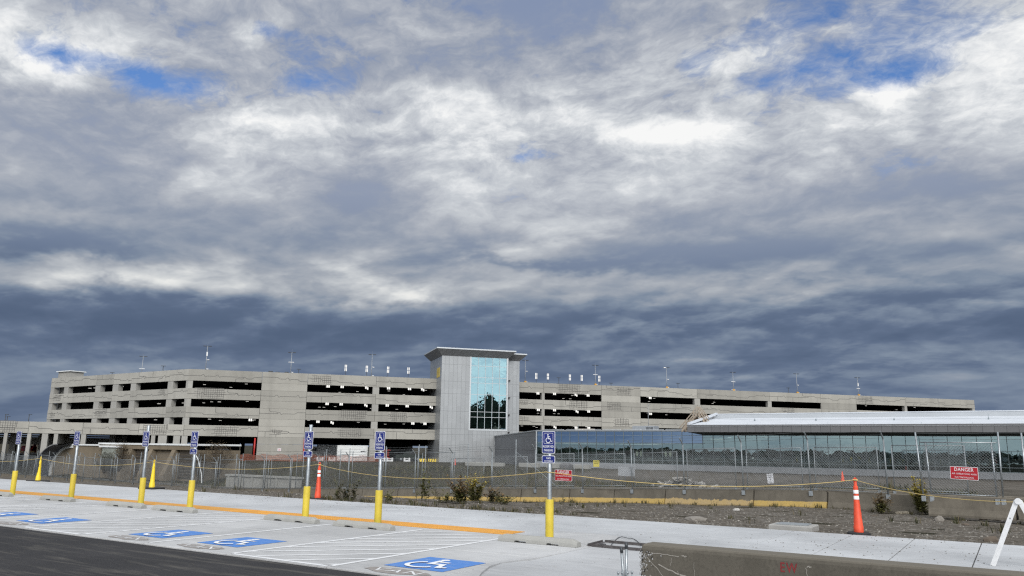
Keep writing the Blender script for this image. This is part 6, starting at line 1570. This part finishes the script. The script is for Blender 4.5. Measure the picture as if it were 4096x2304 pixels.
for px, lab in ((25, 'dark lamp post at the left edge above the ramp, left of a pair'), (33, 'short dark lamp post right behind another at the left edge'), (119, 'dark lamp post alone above the ramp, left of the garage')):
    b = gpt(0, 0, 0); r_ = ray(px - 5, 1640 + 215 / 5.03); k = 150 / math.hypot(r_.x, r_.y); p = CAM + r_ * k
    h = (1.0 if px != 33 else .7); t = thing('lamp_post', lab, 'lamp post', (p.x, p.y, p.z - 1), .6, 'lamp posts beyond the ramp'); mb = MB(); mb.tube((0, 0, 0), (0, 0, h + 1), .06, 6); mb.build('lamp_pole', M['dark_metal'], t); mb = MB(); mb.box(-.1, .42, -.06, .06, h + .94, h + 1.02); mb.build('lamp_head', M['dark_metal'], t)
p = on_y(*r1(690, 840), 66); t = thing('excavator', 'red excavator arm seen between the ramp columns', 'excavator', (p.x, 66, -1.4))
mb = MB(); mb.bar((-1.5, 0, 1.2), (.9, 0, 3.5), .35); mb.bar((.9, 0, 3.5), (1.5, 0, 2.2), .28); mb.build('boom', M['red_paint'], t); mb = MB(); mb.cbox(-3.2, -1.2, -1, 1, .9, 2.4, .2); mb.build('cab', M['red_paint'], t); mb = MB(); mb.cbox(-3.4, -.6, -1.3, 1.3, 0, .8, .2); mb.build('tracks', M['rubber'], t)
t = thing('red_canopy', 'red canopy roof under the ramp at the far left', 'canopy', (p.x - .5, 70, -1.2)); mb = MB(); mb.add([(-4, -2, 3.4), (1.4, -2, 3.4), (1.4, 2, 3.4), (-4, 2, 3.4), (-1.6, -2, 4.5), (1.4, -2, 4.6), (1.4, 2, 4.6), (-1.6, 2, 4.5)], [(0, 3, 2, 1), (4, 5, 6, 7), (0, 1, 5, 4), (1, 2, 6, 5), (2, 3, 7, 6), (3, 0, 4, 7)]); mb.build('canopy_roof', M['red_paint'], t)
for q in ((-3.8, -1.8), (1.2, -1.8), (-3.8, 1.8), (1.2, 1.8)): mb = MB(); mb.tube((*q, 0), (*q, 3.4), .1, 6); mb.build('canopy_post', M['mast'], t)
for i, (px, py) in enumerate(((70, 832), (310, 838), (425, 838), (640, 838))):
    p = on_y(*r1(px, py), 64); t = thing('site_barrier', 'orange and yellow plank barrier under the ramp', 'barrier', (p.x, 64, p.z - .9), 0, 'plank barriers under the ramp'); mb = MB(); mb.box(-.9, .9, -.05, .05, .75, 1.05); mb.build('plank', M['amber'], t); mb = MB(); mb.bar((-.6, 0, -.6), (-.6, 0, .75), .08); mb.bar((.6, 0, -.6), (.6, 0, .75), .08); mb.build('leg', M['mast'], t)
t = thing('white_shed', 'small white cabin with a grey door in the dark ramp bay', 'cabin', gpt(-12.0, 5.5, -.65), GA); 
t2_ = on_y(*r1(1850, 690), 60); mb = MB(); mb.box(0, 1.6, 0, 1.6, 0, 2.35); mb.build('cabin_wall', M['white_paint'], t); mb = MB(); mb.box(1.61, 2.6, .1, 1.5, 0, 2.25); mb.build('cabin_side', simple('grey_cabin', (.32, .33, .33), .6), t)
mb = MB(); mb.box(-.05, 1.65, -.05, 1.65, 2.36, 2.46); mb.build('cabin_roof', M['trim'], t); mb = MB(); mb.box(.35, .9, -.03, -.005, .2, 1.2); mb.build('door', M['dark_metal'], t)
